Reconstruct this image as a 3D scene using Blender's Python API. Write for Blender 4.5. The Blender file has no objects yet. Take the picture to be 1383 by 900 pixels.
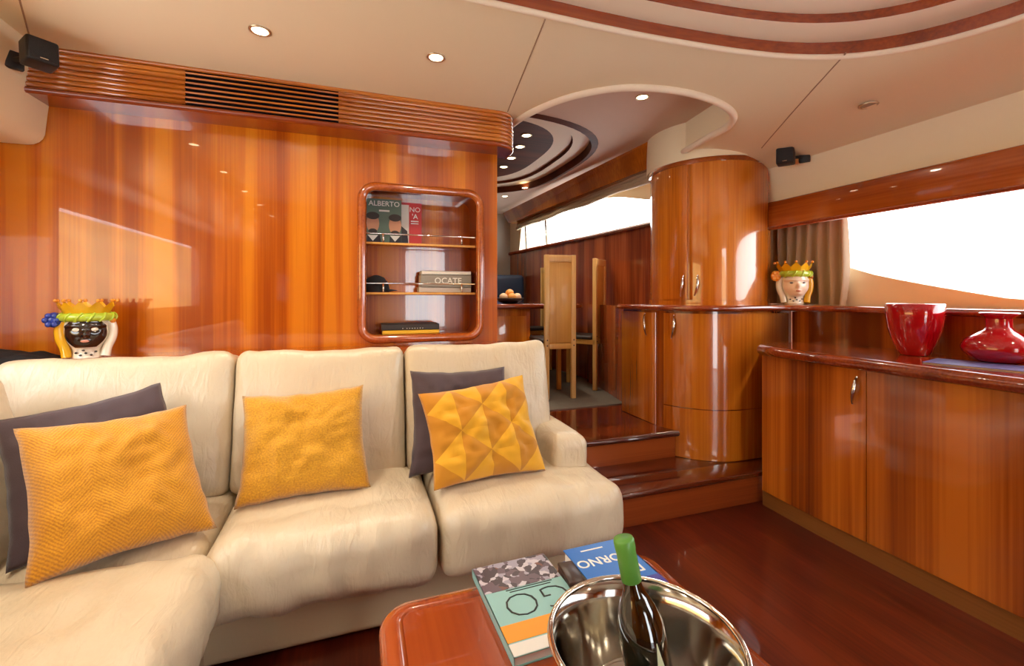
import bpy, bmesh, math, random
from mathutils import Vector, Matrix, noise
from mathutils.geometry import delaunay_2d_cdt
random.seed(4)
PI = math.pi
SC = bpy.context.scene
COL = SC.collection

# ------------------------------------------------------------------ camera, world, sun, exposure
YAW = math.radians(19.0); FPX = 600.0; EYE = 1.2
cam_d = bpy.data.cameras.new('camera'); cam_d.sensor_width = 36.0
cam_d.lens = FPX / 1383.0 * 36.0; cam_d.shift_y = -50.0 / 1383.0; cam_d.clip_start = 0.02
cam = bpy.data.objects.new('camera', cam_d); COL.objects.link(cam)
cam.location = (0, 0, EYE); cam.rotation_euler = (PI / 2, 0, -YAW)
SC.camera = cam
w = bpy.data.worlds.new('sky'); SC.world = w; w.use_nodes = True
w.node_tree.nodes['Background'].inputs[0].default_value = (0.95, 0.98, 1.0, 1)
w.node_tree.nodes['Background'].inputs[1].default_value = 6.6
sun_d = bpy.data.lights.new('sun', 'SUN'); sun_d.energy = 2.0; sun_d.angle = 0.03; sun_d.color = (1, .95, .86)
sun = bpy.data.objects.new('sun', sun_d); COL.objects.link(sun)
sun.location = (8, -2, 9); sun.rotation_euler = Vector((-0.60, 0.30, -0.85)).to_track_quat('-Z', 'Y').to_euler()
SC.view_settings.view_transform = 'Standard'; SC.view_settings.look = 'None'
SC.view_settings.gamma = 1.0; SC.view_settings.use_curve_mapping = False
SC.view_settings.exposure = 0.47
SC.cycles.use_denoising = True
SC.cycles.sample_clamp_indirect = 6.0
SC.cycles.caustics_reflective = False; SC.cycles.caustics_refractive = False
LAMP_W = 19.5

# ------------------------------------------------------------------ helpers: materials
MATS = {}
def srgb(r, g, b):
    f = lambda c: (c / 12.92 if c <= .04045 else ((c + .055) / 1.055) ** 2.4)
    return (f(r / 255.), f(g / 255.), f(b / 255.), 1)

def mat(name, rgb, rough=.5, metal=0., coat=0., spec=.5, emit=None, noise_amt=0., noise_scale=8., bump=0., bump_scale=60., sheen=0.):
    m = bpy.data.materials.new(name); m.use_nodes = True
    nt = m.node_tree; b = nt.nodes['Principled BSDF']
    c = srgb(*rgb)
    b.inputs['Base Color'].default_value = c
    b.inputs['Roughness'].default_value = rough; b.inputs['Metallic'].default_value = metal
    b.inputs['Coat Weight'].default_value = coat; b.inputs['Coat Roughness'].default_value = .04
    b.inputs['Specular IOR Level'].default_value = spec
    if sheen: b.inputs['Sheen Weight'].default_value = sheen
    if emit:
        b.inputs['Emission Color'].default_value = srgb(*emit[0]); b.inputs['Emission Strength'].default_value = emit[1]
    tc = nt.nodes.new('ShaderNodeTexCoord')
    if noise_amt:
        n = nt.nodes.new('ShaderNodeTexNoise'); n.inputs['Scale'].default_value = noise_scale; n.inputs['Detail'].default_value = 4
        r = nt.nodes.new('ShaderNodeValToRGB')
        r.color_ramp.elements[0].position = .3; r.color_ramp.elements[1].position = .7
        k = 1 - noise_amt
        r.color_ramp.elements[0].color = (c[0] * k, c[1] * k, c[2] * k, 1)
        r.color_ramp.elements[1].color = c
        nt.links.new(tc.outputs['Object'], n.inputs['Vector']); nt.links.new(n.outputs['Fac'], r.inputs['Fac'])
        nt.links.new(r.outputs['Color'], b.inputs['Base Color'])
    if bump:
        n2 = nt.nodes.new('ShaderNodeTexNoise'); n2.inputs['Scale'].default_value = bump_scale; n2.inputs['Detail'].default_value = 3
        bp = nt.nodes.new('ShaderNodeBump'); bp.inputs['Strength'].default_value = bump; bp.inputs['Distance'].default_value = .01
        nt.links.new(tc.outputs['Object'], n2.inputs['Vector']); nt.links.new(n2.outputs['Fac'], bp.inputs['Height'])
        nt.links.new(bp.outputs['Normal'], b.inputs['Normal'])
    MATS[name] = m
    return m

def wood(name, dark, mid, light, axis=2, band=6.0, rough=.22, coat=1.0, seed=0., along=.22, rot=0., spec=.5, fine=.35, con=.11):
    m = bpy.data.materials.new(name); m.use_nodes = True
    nt = m.node_tree; b = nt.nodes['Principled BSDF']
    tc = nt.nodes.new('ShaderNodeTexCoord')
    def mapped(s, sl):
        mp = nt.nodes.new('ShaderNodeMapping'); v = [s, s, s]; v[axis] = sl
        mp.inputs['Scale'].default_value = v; mp.inputs['Location'].default_value = (seed, seed * 1.7, seed * .3)
        mp.inputs['Rotation'].default_value = (0, rot, 0)
        nt.links.new(tc.outputs['Object'], mp.inputs['Vector']); return mp
    n1 = nt.nodes.new('ShaderNodeTexNoise'); n1.inputs['Scale'].default_value = 1; n1.inputs['Detail'].default_value = 2.0; n1.inputs['Distortion'].default_value = .35
    nt.links.new(mapped(band, along).outputs[0], n1.inputs['Vector'])
    n2 = nt.nodes.new('ShaderNodeTexNoise'); n2.inputs['Scale'].default_value = 1; n2.inputs['Detail'].default_value = 4.0
    nt.links.new(mapped(band * 16, along * 5).outputs[0], n2.inputs['Vector'])
    mx = nt.nodes.new('ShaderNodeMix'); mx.data_type = 'FLOAT'; mx.inputs[0].default_value = fine
    nt.links.new(n1.outputs['Fac'], mx.inputs[2]); nt.links.new(n2.outputs['Fac'], mx.inputs[3])
    r = nt.nodes.new('ShaderNodeValToRGB'); e = r.color_ramp.elements
    e[0].position = .5 - con; e[0].color = srgb(*dark); e[1].position = .5 + con; e[1].color = srgb(*light)
    k = e.new(.5); k.color = srgb(*mid)
    nt.links.new(mx.outputs[0], r.inputs['Fac']); nt.links.new(r.outputs['Color'], b.inputs['Base Color'])
    b.inputs['Roughness'].default_value = rough; b.inputs['Coat Weight'].default_value = coat
    b.inputs['Coat Roughness'].default_value = .02; b.inputs['Coat IOR'].default_value = 1.55; b.inputs['Specular IOR Level'].default_value = spec
    MATS[name] = m
    return m

def M(n): return MATS[n]

# ------------------------------------------------------------------ helpers: geometry
class G:
    """collects vertices and faces of one mesh"""
    def __init__(s): s.v = []; s.f = []; s.sm = []
    def add(s, v, f, smooth=False):
        o = len(s.v); s.v += [tuple(p) for p in v]; s.f += [tuple(i + o for i in q) for q in f]; s.sm += [smooth] * len(f); return s
    def box(s, x0, x1, y0, y1, z0, z1):
        v = [(x, y, z) for z in (z0, z1) for y in (y0, y1) for x in (x0, x1)]
        return s.add(v, [(0, 2, 3, 1), (4, 5, 7, 6), (0, 1, 5, 4), (2, 6, 7, 3), (0, 4, 6, 2), (1, 3, 7, 5)])
    def bbox(s, x0, x1, y0, y1, z0, z1, r=.004, seg=2, smooth=True):
        bm = bmesh.new(); bmesh.ops.create_cube(bm, size=1)
        for q in bm.verts:
            q.co = Vector((x0 + (q.co.x + .5) * (x1 - x0), y0 + (q.co.y + .5) * (y1 - y0), z0 + (q.co.z + .5) * (z1 - z0)))
        bmesh.ops.bevel(bm, geom=bm.edges[:], offset=min(r, .49 * min(x1 - x0, y1 - y0, z1 - z0)), segments=seg, affect='EDGES', profile=.5)
        return s.from_bm(bm, smooth)
    def from_bm(s, bm, smooth=False):
        bm.verts.index_update()
        s.add([q.co[:] for q in bm.verts], [tuple(l.index for l in f.verts) for f in bm.faces], smooth); bm.free(); return s
    def prism(s, pts, z0, z1, smooth=False, zt=None):
        """closed plan polygon (counter-clockwise) from z0 to z1"""
        n = len(pts)
        v = [(p[0], p[1], z0) for p in pts] + [(p[0], p[1], z1) for p in pts]
        s.add(v, [(i, (i + 1) % n, n + (i + 1) % n, n + i) for i in range(n)], smooth)
        s.add(v, [tuple(range(n - 1, -1, -1)), tuple(range(n, 2 * n))], False)
        return s
    def lathe(s, prof, c=(0, 0, 0), n=32, smooth=True, sy=1.0):
        v = []; f = []
        m = len(prof)
        for i in range(n):
            a = 2 * PI * i / n
            for r, z in prof: v.append((c[0] + r * math.cos(a), c[1] + r * math.sin(a) * sy, c[2] + z))
        for i in range(n):
            j = (i + 1) % n
            for k in range(m - 1): f.append((i * m + k, j * m + k, j * m + k + 1, i * m + k + 1))
        return s.add(v, f, smooth)
    def tube(s, path, r, n=8, closed=False, rads=None, caps=True):
        P = [Vector(p) for p in path]; N = len(P); v = []; f = []
        up = Vector((0, 0, 1)); prev = None
        for i in range(N):
            a = P[(i - 1) % N] if (closed or i > 0) else P[i]
            b = P[(i + 1) % N] if (closed or i < N - 1) else P[i]
            t = (b - a).normalized()
            if prev is None:
                ref = up if abs(t.dot(up)) < .95 else Vector((1, 0, 0))
                nx = t.cross(ref).normalized()
            else:
                nx = (prev - t * prev.dot(t)).normalized()
            prev = nx; ny = t.cross(nx)
            rr = rads[i] if rads else r
            for k in range(n):
                q = 2 * PI * k / n
                v.append(P[i] + nx * (rr * math.cos(q)) + ny * (rr * math.sin(q)))
        for i in range(N if closed else N - 1):
            j = (i + 1) % N
            for k in range(n):
                l = (k + 1) % n
                f.append((i * n + k, i * n + l, j * n + l, j * n + k))
        if not closed and caps:
            f.append(tuple(range(n))); f.append(tuple(range((N - 1) * n + n - 1, (N - 1) * n - 1, -1)))
        return s.add(v, f, True)
    def sheet(s, fn, nu, nv, smooth=True, closed_u=False):
        v = [fn(i / nu, j / nv) for i in range(nu + (0 if closed_u else 1)) for j in range(nv + 1)]
        f = []; W = nv + 1; L = nu if closed_u else nu + 1
        for i in range(nu):
            a = i; b = (i + 1) % L
            for j in range(nv): f.append((a * W + j, b * W + j, b * W + j + 1, a * W + j + 1))
        return s.add(v, f, smooth)
    def ball(s, c, rx, ry=None, rz=None, n=16, m=10):
        ry = ry or rx; rz = rz or rx
        return s.lathe([(math.sin(PI * k / m), -math.cos(PI * k / m)) for k in range(m + 1)], n=n)._xf(c, rx, ry, rz, n * (m + 1))
    def _xf(s, c, rx, ry, rz, cnt):
        for i in range(len(s.v) - cnt, len(s.v)):
            p = s.v[i]; s.v[i] = (c[0] + p[0] * rx, c[1] + p[1] * ry, c[2] + p[2] * rz)
        return s
    def xf(s, mx):
        s.v = [tuple(mx @ Vector(p)) for p in s.v]; return s

def rbox(hx, hy, hz, r, n=(8, 8, 4), deform=None):
    """soft rounded box centred on the origin"""
    def axis(h, k):
        rr = min(r, h * .98)
        e = [-h, -h + .25 * rr, -h + .6 * rr, -h + rr]
        mid = [-h + rr + (2 * h - 2 * rr) * i / k for i in range(1, k)]
        return e + mid + [-q for q in reversed(e)]
    A = [axis(hx, n[0]), axis(hy, n[1]), axis(hz, n[2])]; H = (hx, hy, hz)
    idx = {}; v = []; f = []
    def vert(p):
        key = tuple(round(c, 6) for c in p)
        if key not in idx:
            q = [max(-H[i] + min(r, H[i] * .98), min(H[i] - min(r, H[i] * .98), p[i])) for i in range(3)]
            d = Vector([p[i] - q[i] for i in range(3)])
            rr = min(r, min(H) * .98)
            if d.length > 1e-9: 
                m = max(abs(d.x), abs(d.y), abs(d.z)); d = d.normalized() * m
            co = Vector(q) + d
            if deform: co = deform(co)
            idx[key] = len(v); v.append(tuple(co))
        return idx[key]
    for ax in range(3):
        b, c = (ax + 1) % 3, (ax + 2) % 3
        for sgn in (-1, 1):
            for i in range(len(A[b]) - 1):
                for j in range(len(A[c]) - 1):
                    q = []
                    for (ii, jj) in ((i, j), (i + 1, j), (i + 1, j + 1), (i, j + 1)):
                        p = [0, 0, 0]; p[ax] = sgn * H[ax]; p[b] = A[b][ii]; p[c] = A[c][jj]
                        q.append(vert(p))
                    if sgn < 0: q.reverse()
                    if len(set(q)) > 2: f.append(tuple(dict.fromkeys(q)))
    return v, f

def tag(o, label=None, cat=None, group=None, kind=None):
    if label: o['label'] = label
    if cat: o['category'] = cat
    if group: o['group'] = group
    if kind: o['kind'] = kind
    return o

def thing(name, label, cat, loc=(0, 0, 0), rotz=0., group=None, kind=None):
    o = bpy.data.objects.new(name, None); COL.objects.link(o)
    o.empty_display_size = .1; o.location = loc; o.rotation_euler = (0, 0, rotz)
    return tag(o, label, cat, group, kind)

def part(name, g, m, parent, world=False, label=None):
    """a mesh child; with world=True its vertices are world coordinates and the thing is unrotated"""
    me = bpy.data.meshes.new(name); me.from_pydata(g.v, [], g.f); me.update()
    for p, s in zip(me.polygons, g.sm): p.use_smooth = s
    me.materials.append(M(m) if isinstance(m, str) else m)
    o = bpy.data.objects.new(name, me); COL.objects.link(o)
    if parent is not None:
        o.parent = parent
        if world and parent.parent is None: o.location = -Vector(parent.location)
    if label: o['label'] = label
    return o

def single(name, g, m, label, cat, group=None, kind=None):
    """a one-mesh thing, origin moved to the middle of its base"""
    xs, ys, zs = zip(*g.v); c = Vector(((min(xs) + max(xs)) / 2, (min(ys) + max(ys)) / 2, min(zs)))
    g.v = [tuple(Vector(p) - c) for p in g.v]
    o = part(name, g, m, None); o.location = c
    return tag(o, label, cat, group, kind)

def struct(name, g, m):
    return tag(part(name, g, m, None), kind='structure')

def copy_tree(o, parent=None):
    c = o.copy(); COL.objects.link(c); c.parent = parent
    for ch in list(o.children):
        copy_tree(ch, c)
    return c

def text_geo(s, size, mx, g=None, depth=.0006, bold=0.):
    cu = bpy.data.curves.new('lettering', 'FONT'); cu.body = s; cu.size = size; cu.extrude = depth; cu.align_x = 'CENTER'; cu.align_y = 'CENTER'
    cu.offset = bold; cu.resolution_u = 3
    o = bpy.data.objects.new('lettering', cu); COL.objects.link(o)
    dg = bpy.context.evaluated_depsgraph_get(); me = bpy.data.meshes.new_from_object(o.evaluated_get(dg))
    g = g or G()
    g.add([tuple(mx @ q.co) for q in me.vertices], [tuple(p.vertices) for p in me.polygons])
    bpy.data.objects.remove(o); bpy.data.curves.remove(cu); bpy.data.meshes.remove(me)
    return g

def catmull(pts, k=8):
    P = [Vector(p) for p in pts]; out = []
    for i in range(len(P) - 1):
        a = P[max(i - 1, 0)]; b = P[i]; c = P[i + 1]; d = P[min(i + 2, len(P) - 1)]
        for j in range(k):
            t = j / k
            out.append(.5 * ((2 * b) + (c - a) * t + (2 * a - 5 * b + 4 * c - d) * t * t + (3 * b - a - 3 * c + d) * t ** 3))
    out.append(P[-1]); return out

def inside(p, poly):
    x, y = p[0], p[1]; r = False; j = len(poly) - 1
    for i in range(len(poly)):
        xi, yi = poly[i][0], poly[i][1]; xj, yj = poly[j][0], poly[j][1]
        if (yi > y) != (yj > y) and x < (xj - xi) * (y - yi) / (yj - yi) + xi: r = not r
        j = i
    return r

def sheet_cdt(loops, holes, keep, step, zf, flip=True):
    """flat sheet with shaped holes: Delaunay over loops, holes and a grid, lifted by zf"""
    V = []; E = []
    for lp in loops + holes:
        o = len(V); V += [Vector((p[0], p[1])) for p in lp]
        E += [(o + i, o + (i + 1) % len(lp)) for i in range(len(lp))]
    xs = [p.x for p in V]; ys = [p.y for p in V]
    x = min(xs) + step * .5
    while x < max(xs):
        y = min(ys) + step * .5
        while y < max(ys): V.append(Vector((x, y))); y += step
        x += step
    r = delaunay_2d_cdt(V, E, [], 0, 1e-5)
    vs, fs = r[0], r[2]; g = G(); F = []
    for f in fs:
        c = sum((vs[i] for i in f), Vector((0, 0))) / len(f)
        if inside(c, loops[0]) and keep(c): F.append(tuple(reversed(f)) if flip else tuple(f))
    used = sorted({i for f in F for i in f}); mp = {q: k for k, q in enumerate(used)}
    g.add([zf(vs[i].x, vs[i].y) for i in used], [tuple(mp[i] for i in f) for f in F], True)
    return g

def selip(cx, cy, a, b, n, k=72):
    out = []
    for i in range(k):
        t = 2 * PI * i / k; c, s = math.cos(t), math.sin(t)
        out.append((cx + a * math.copysign(abs(c) ** (2 / n), c), cy + b * math.copysign(abs(s) ** (2 / n), s)))
    return out

def rrect(x0, x1, z0, z1, r, k=6):
    out = []
    for (cx, cz, a0) in ((x1 - r, z1 - r, 0), (x0 + r, z1 - r, 90), (x0 + r, z0 + r, 180), (x1 - r, z0 + r, 270)):
        for i in range(k + 1):
            a = math.radians(a0 + 90 * i / k); out.append((cx + r * math.cos(a), cz + r * math.sin(a)))
    return out

# ------------------------------------------------------------------ materials
wood('cherry_panel', (156, 68, 6), (190, 97, 12), (214, 126, 22), band=7.5, seed=3, along=.25, fine=.2, con=.10)
wood('cherry_column', (164, 84, 14), (190, 104, 20), (208, 124, 32), band=4.5, seed=9, along=.3)
wood('cherry_sideboard', (104, 44, 12), (160, 80, 18), (204, 116, 32), band=4.2, seed=5.3, along=.14, fine=.16, con=.085)
wood('cherry_valance', (150, 72, 18), (184, 100, 30), (208, 126, 48), axis=0, band=9, seed=2, along=.4)
wood('cherry_rail', (140, 62, 14), (164, 78, 20), (180, 92, 28), axis=1, band=6, seed=6, along=.5)
wood('cherry_edge', (112, 40, 12), (138, 54, 16), (156, 68, 22), axis=0, band=6, seed=8, along=.5)
wood('cherry_dining', (112, 46, 22), (150, 70, 34), (178, 96, 50), band=6, seed=12, along=.35, rot=.3)
wood('cherry_dark', (66, 20, 9), (92, 32, 12), (110, 42, 16), axis=0, band=5, seed=1)
wood('floor_wood', (72, 20, 9), (90, 28, 11), (112, 42, 17), axis=1, band=5, seed=4, rough=.35, coat=.35, along=.8)
wood('step_wood', (76, 26, 10), (98, 36, 13), (118, 48, 18), axis=0, band=6, seed=7, rough=.22, coat=.9)
wood('riser_wood', (140, 62, 24), (160, 76, 32), (176, 90, 40), axis=0, band=7, seed=7.7, rough=.3, coat=.5)
wood('plinth_wood', (112, 66, 24), (126, 76, 30), (138, 86, 38), axis=1, band=6, seed=1.7, rough=.4, coat=.1)
wood('table_wood', (128, 48, 14), (150, 60, 20), (168, 74, 28), axis=1, band=5, seed=3.7)
wood('table_panel', (140, 54, 14), (152, 62, 18), (162, 70, 22), axis=1, band=3, seed=4.7)
wood('beech', (204, 148, 66), (216, 160, 76), (224, 172, 88), band=6, seed=2.2, rough=.45, coat=.1)
wood('beech_pale', (214, 166, 92), (222, 176, 104), (230, 186, 116), band=6, seed=2.9, rough=.45, coat=.1)
wood('recess_brown', (66, 26, 12), (84, 36, 16), (100, 46, 20), axis=0, band=5, seed=1, rough=.6, coat=0., spec=.25)
mat('headliner', (232, 215, 180), .75, bump=.05, bump_scale=220)
mat('headliner_seam', (158, 128, 96), .8)
mat('headliner_rim', (236, 218, 192), .6)
mat('window_cream', (238, 228, 206), .65)
mat('panel_cream', (238, 222, 186), .65, bump=.04, bump_scale=200)
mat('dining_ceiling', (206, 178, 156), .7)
mat('leather', (214, 198, 170), .34, spec=.55, noise_amt=.04, noise_scale=5, bump=.20, bump_scale=42)
def crease(name, sc, strength):
    m = MATS[name]; nt = m.node_tree; b = nt.nodes['Principled BSDF']; old = b.inputs['Normal'].links[0].from_node
    tc = nt.nodes.new('ShaderNodeTexCoord'); mp = nt.nodes.new('ShaderNodeMapping'); mp.inputs['Scale'].default_value = sc; mp.inputs['Rotation'].default_value = (.2, .35, .25)
    n = nt.nodes.new('ShaderNodeTexNoise'); n.inputs['Scale'].default_value = 1; n.inputs['Detail'].default_value = 3; n.inputs['Distortion'].default_value = 1.2
    bp = nt.nodes.new('ShaderNodeBump'); bp.inputs['Strength'].default_value = strength; bp.inputs['Distance'].default_value = .012
    nt.links.new(tc.outputs['Object'], mp.inputs['Vector']); nt.links.new(mp.outputs[0], n.inputs['Vector']); nt.links.new(n.outputs['Fac'], bp.inputs['Height'])
    nt.links.new(old.outputs['Normal'], bp.inputs['Normal']); nt.links.new(bp.outputs['Normal'], b.inputs['Normal'])
crease('leather', (34, 9, 11), .38)
mat('leather_base', (206, 186, 150), .5, bump=.08, bump_scale=60)
mat('black_gap', (20, 12, 8), .8)
mat('black_plastic', (20, 20, 22), .45)
mat('black_grille', (30, 30, 32), .7, bump=.4, bump_scale=500)
mat('black_cloth', (26, 24, 26), .85, bump=.2, bump_scale=80)
mat('vent_black', (12, 5, 4), .9, spec=.1)
mat('steel', (205, 205, 200), .12, metal=1.0)
mat('chrome', (225, 220, 212), .08, metal=1.0)
mat('silver_bowl', (176, 172, 164), .10, metal=1.0)
mat('brass_ring', (200, 180, 150), .3, metal=1.0)
mat('lamp_lens', (255, 244, 220), .3, emit=((255, 226, 176), 14.0))
mat('lamp_off', (150, 130, 105), .3)
mat('aubergine', (78, 62, 68), .8, bump=.15, bump_scale=300, noise_amt=.12, noise_scale=3, sheen=.2)
mat('carpet', (112, 104, 92), .95, bump=.4, bump_scale=350, noise_amt=.12, noise_scale=30)
mat('curtain_cloth', (178, 160, 136), .8, bump=.08, bump_scale=300)
mat('blind_cloth', (188, 168, 138), .8)
mat('glaze_white', (236, 228, 208), .18, coat=.6)
mat('glaze_yellow', (232, 176, 26), .2, coat=.6)
mat('glaze_lime', (176, 200, 52), .2, coat=.6)
mat('glaze_blue', (22, 54, 150), .2, coat=.6)
mat('glaze_orange', (232, 150, 40), .22, coat=.6)
mat('glaze_black', (34, 24, 20), .16, coat=.8)
mat('glaze_skin', (242, 220, 196), .2, coat=.5)
mat('glaze_rose', (206, 140, 120), .25, coat=.5)
mat('glaze_grey', (130, 130, 136), .25, coat=.5)
mat('red_glaze', (176, 10, 24), .1, coat=1.0, noise_amt=.1, noise_scale=20)
mat('magazine_violet', (104, 108, 166), .35)
mat('paper', (226, 222, 212), .7)
mat('book_teal', (136, 184, 180), .35)
mat('book_orange', (238, 148, 22), .4)
mat('book_blue', (30, 106, 190), .3)
mat('book_navy', (66, 62, 146), .35)
mat('book_green', (94, 116, 98), .4)
mat('book_red', (206, 54, 52), .4)
mat('book_grey', (148, 140, 128), .5)
mat('book_charcoal', (48, 42, 38), .5)
mat('book_yellow', (232, 188, 40), .5)
mat('ink_black', (26, 30, 32), .5)
mat('ink_white', (238, 236, 228), .5)
mat('skin_print', (206, 146, 110), .5)
mat('hair_print', (54, 42, 36), .5)
mat('suit_print', (40, 38, 46), .5)
mat('box_brown', (48, 24, 16), .35)
mat('foil_green', (92, 158, 66), .4, metal=.0, coat=.2)
mat('bottle_glass', (14, 16, 8), .06, coat=1.0, spec=.8)
mat('bottle_label', (206, 214, 176), .5)
mat('blue_leather', (40, 60, 88), .5)
mat('blue_pillow', (30, 66, 120), .7)
mat('fruit_orange', (236, 160, 70), .45)
mat('fruit_peach', (226, 190, 150), .5)
mat('bowl_dark', (52, 34, 28), .3)
mat('seat_dark', (44, 32, 28), .55)
mat('wall_grey', (176, 166, 150), .7)
mat('port_white', (216, 196, 166), .6)
mat('hill_ground', (226, 180, 104), .9, noise_amt=.45, noise_scale=.12)

# photographic cover of the teal book: mottled crowd photograph
def crowd_mat():
    m = bpy.data.materials.new('cover_photo'); m.use_nodes = True; nt = m.node_tree; b = nt.nodes['Principled BSDF']
    tc = nt.nodes.new('ShaderNodeTexCoord'); n = nt.nodes.new('ShaderNodeTexVoronoi'); n.inputs['Scale'].default_value = 55
    r = nt.nodes.new('ShaderNodeValToRGB'); r.color_ramp.interpolation = 'CONSTANT'; e = r.color_ramp.elements
    e[0].position = 0; e[0].color = srgb(54, 40, 50); e[1].position = .3; e[1].color = srgb(150, 144, 160)
    for p, c in ((.5, (92, 72, 84)), (.66, (188, 182, 190)), (.84, (110, 66, 54)), (.93, (220, 178, 120))):
        q = e.new(p); q.color = srgb(*c)
    nz = nt.nodes.new('ShaderNodeTexNoise'); nz.inputs['Scale'].default_value = 40
    ad = nt.nodes.new('ShaderNodeVectorMath'); ad.operation = 'SCALE'; ad.inputs['Scale'].default_value = .03
    a2 = nt.nodes.new('ShaderNodeVectorMath')
    nt.links.new(tc.outputs['Object'], nz.inputs['Vector']); nt.links.new(nz.outputs['Color'], ad.inputs[0])
    nt.links.new(ad.outputs[0], a2.inputs[0]); nt.links.new(tc.outputs['Object'], a2.inputs[1])
    nt.links.new(a2.outputs[0], n.inputs['Vector']); nt.links.new(n.outputs['Color'], r.inputs['Fac'])
    nt.links.new(r.outputs['Color'], b.inputs['Base Color']); b.inputs['Roughness'].default_value = .35
    MATS['cover_photo'] = m
crowd_mat()

def pillow_mat(name, c1, c2, scale, kind):
    """woven pile: ribs, chevrons or none, driven by the pillow's own flat coordinates kept in a UV map"""
    m = bpy.data.materials.new(name); m.use_nodes = True; nt = m.node_tree; b = nt.nodes['Principled BSDF']
    uv = nt.nodes.new('ShaderNodeUVMap'); uv.uv_map = 'flat'
    L = nt.links.new
    nz = nt.nodes.new('ShaderNodeTexNoise'); nz.inputs['Scale'].default_value = scale; nz.inputs['Detail'].default_value = 4
    L(uv.outputs[0], nz.inputs['Vector'])
    fac = nz.outputs['Fac']
    if kind == 'ribs':
        sp = nt.nodes.new('ShaderNodeSeparateXYZ'); L(uv.outputs[0], sp.inputs[0])
        zig = nt.nodes.new('ShaderNodeMath'); zig.operation = 'PINGPONG'; zig.inputs[1].default_value = .16; L(sp.outputs[0], zig.inputs[0])
        su = nt.nodes.new('ShaderNodeMath'); su.operation = 'ADD'; L(zig.outputs[0], su.inputs[0]); L(sp.outputs[1], su.inputs[1])
        ml = nt.nodes.new('ShaderNodeMath'); ml.operation = 'MULTIPLY'; ml.inputs[1].default_value = 260; L(su.outputs[0], ml.inputs[0])
        sn = nt.nodes.new('ShaderNodeMath'); sn.operation = 'SINE'; L(ml.outputs[0], sn.inputs[0])
        mm = nt.nodes.new('ShaderNodeMath'); mm.operation = 'MULTIPLY_ADD'; mm.inputs[1].default_value = .16; L(sn.outputs[0], mm.inputs[0]); L(nz.outputs['Fac'], mm.inputs[2])
        fac = mm.outputs[0]
    r = nt.nodes.new('ShaderNodeValToRGB'); e = r.color_ramp.elements
    e[0].position = .32; e[0].color = srgb(*c1); e[1].position = .68; e[1].color = srgb(*c2)
    L(fac, r.inputs['Fac']); L(r.outputs['Color'], b.inputs['Base Color'])
    bp = nt.nodes.new('ShaderNodeBump'); bp.inputs['Strength'].default_value = .35; bp.inputs['Distance'].default_value = .006
    L(fac, bp.inputs['Height']); L(bp.outputs['Normal'], b.inputs['Normal'])
    b.inputs['Roughness'].default_value = .8; b.inputs['Sheen Weight'].default_value = .35
    MATS[name] = m
pillow_mat('velour_chevron', (188, 120, 4), (220, 156, 14), 90, 'ribs')
pillow_mat('velour_flock', (186, 124, 6), (220, 162, 18), 70, 'plain')
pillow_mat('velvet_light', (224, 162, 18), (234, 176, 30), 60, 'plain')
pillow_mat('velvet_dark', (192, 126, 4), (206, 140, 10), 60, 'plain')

def glass_mat():
    m = bpy.data.materials.new('window_glass'); m.use_nodes = True; nt = m.node_tree
    nt.nodes.remove(nt.nodes['Principled BSDF']); out = nt.nodes['Material Output']
    t = nt.nodes.new('ShaderNodeBsdfTransparent'); t.inputs[0].default_value = (.93, .95, .95, 1)
    g = nt.nodes.new('ShaderNodeBsdfGlossy'); g.inputs['Roughness'].default_value = .02
    fr = nt.nodes.new('ShaderNodeFresnel'); fr.inputs['IOR'].default_value = 1.25
    mx = nt.nodes.new('ShaderNodeMixShader')
    nt.links.new(fr.outputs[0], mx.inputs[0]); nt.links.new(t.outputs[0], mx.inputs[1]); nt.links.new(g.outputs[0], mx.inputs[2])
    nt.links.new(mx.outputs[0], out.inputs['Surface']); MATS['window_glass'] = m
glass_mat()

# ------------------------------------------------------------------ structure: floors, steps
AFT = -2.7
g = G().box(-1.75, 3.0, AFT, 2.3, -.06, 0); struct('floor', g, 'floor_wood')
DF = .345
g = G().box(-1.2, 2.55, 2.62, 6.1, DF - .05, DF); struct('floor_dining', g, 'step_wood')
g = G().box(-1.0, 2.2, 3.03, 5.1, DF, DF + .008)
single('carpet', g, 'carpet', 'grey carpet covering the raised dining floor under the chairs', 'carpet')

st = thing('staircase', 'two dark glossy wooden steps leading up beside the sofa', 'stairs', (1.5, 2.3, 0))
part('riser', G().box(1.02, 2.30, 1.985, 2.02, 0, .155), 'riser_wood', st, True)
part('tread', G().bbox(1.02, 2.64, 1.965, 2.14, .15, .182, .012, 3), 'step_wood', st, True)
part('tread_back', G().bbox(1.02, 2.64, 2.13, 2.36, .15, .182, .002, 2), 'step_wood', st, True)
part('riser', G().box(1.02, 1.899, 2.33, 2.36, .18, .318), 'riser_wood', st, True)
def cab_x(y): return 1.862 if y >= 2.535 else 2.252 - math.sqrt(max(0, .16 - (2.535 - y) ** 2))
ty = [2.322 + (2.64 - 2.322) * i / 10 for i in range(11)]
g = G().prism([(.80, ty[0])] + [(cab_x(y), y) for y in ty] + [(.80, 2.64)], .312, .347)
g.tube([(.80, 2.322, .3295), (cab_x(2.322), 2.322, .3295)], .0175, 12)
part('tread', g, 'step_wood', st, True)

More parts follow.
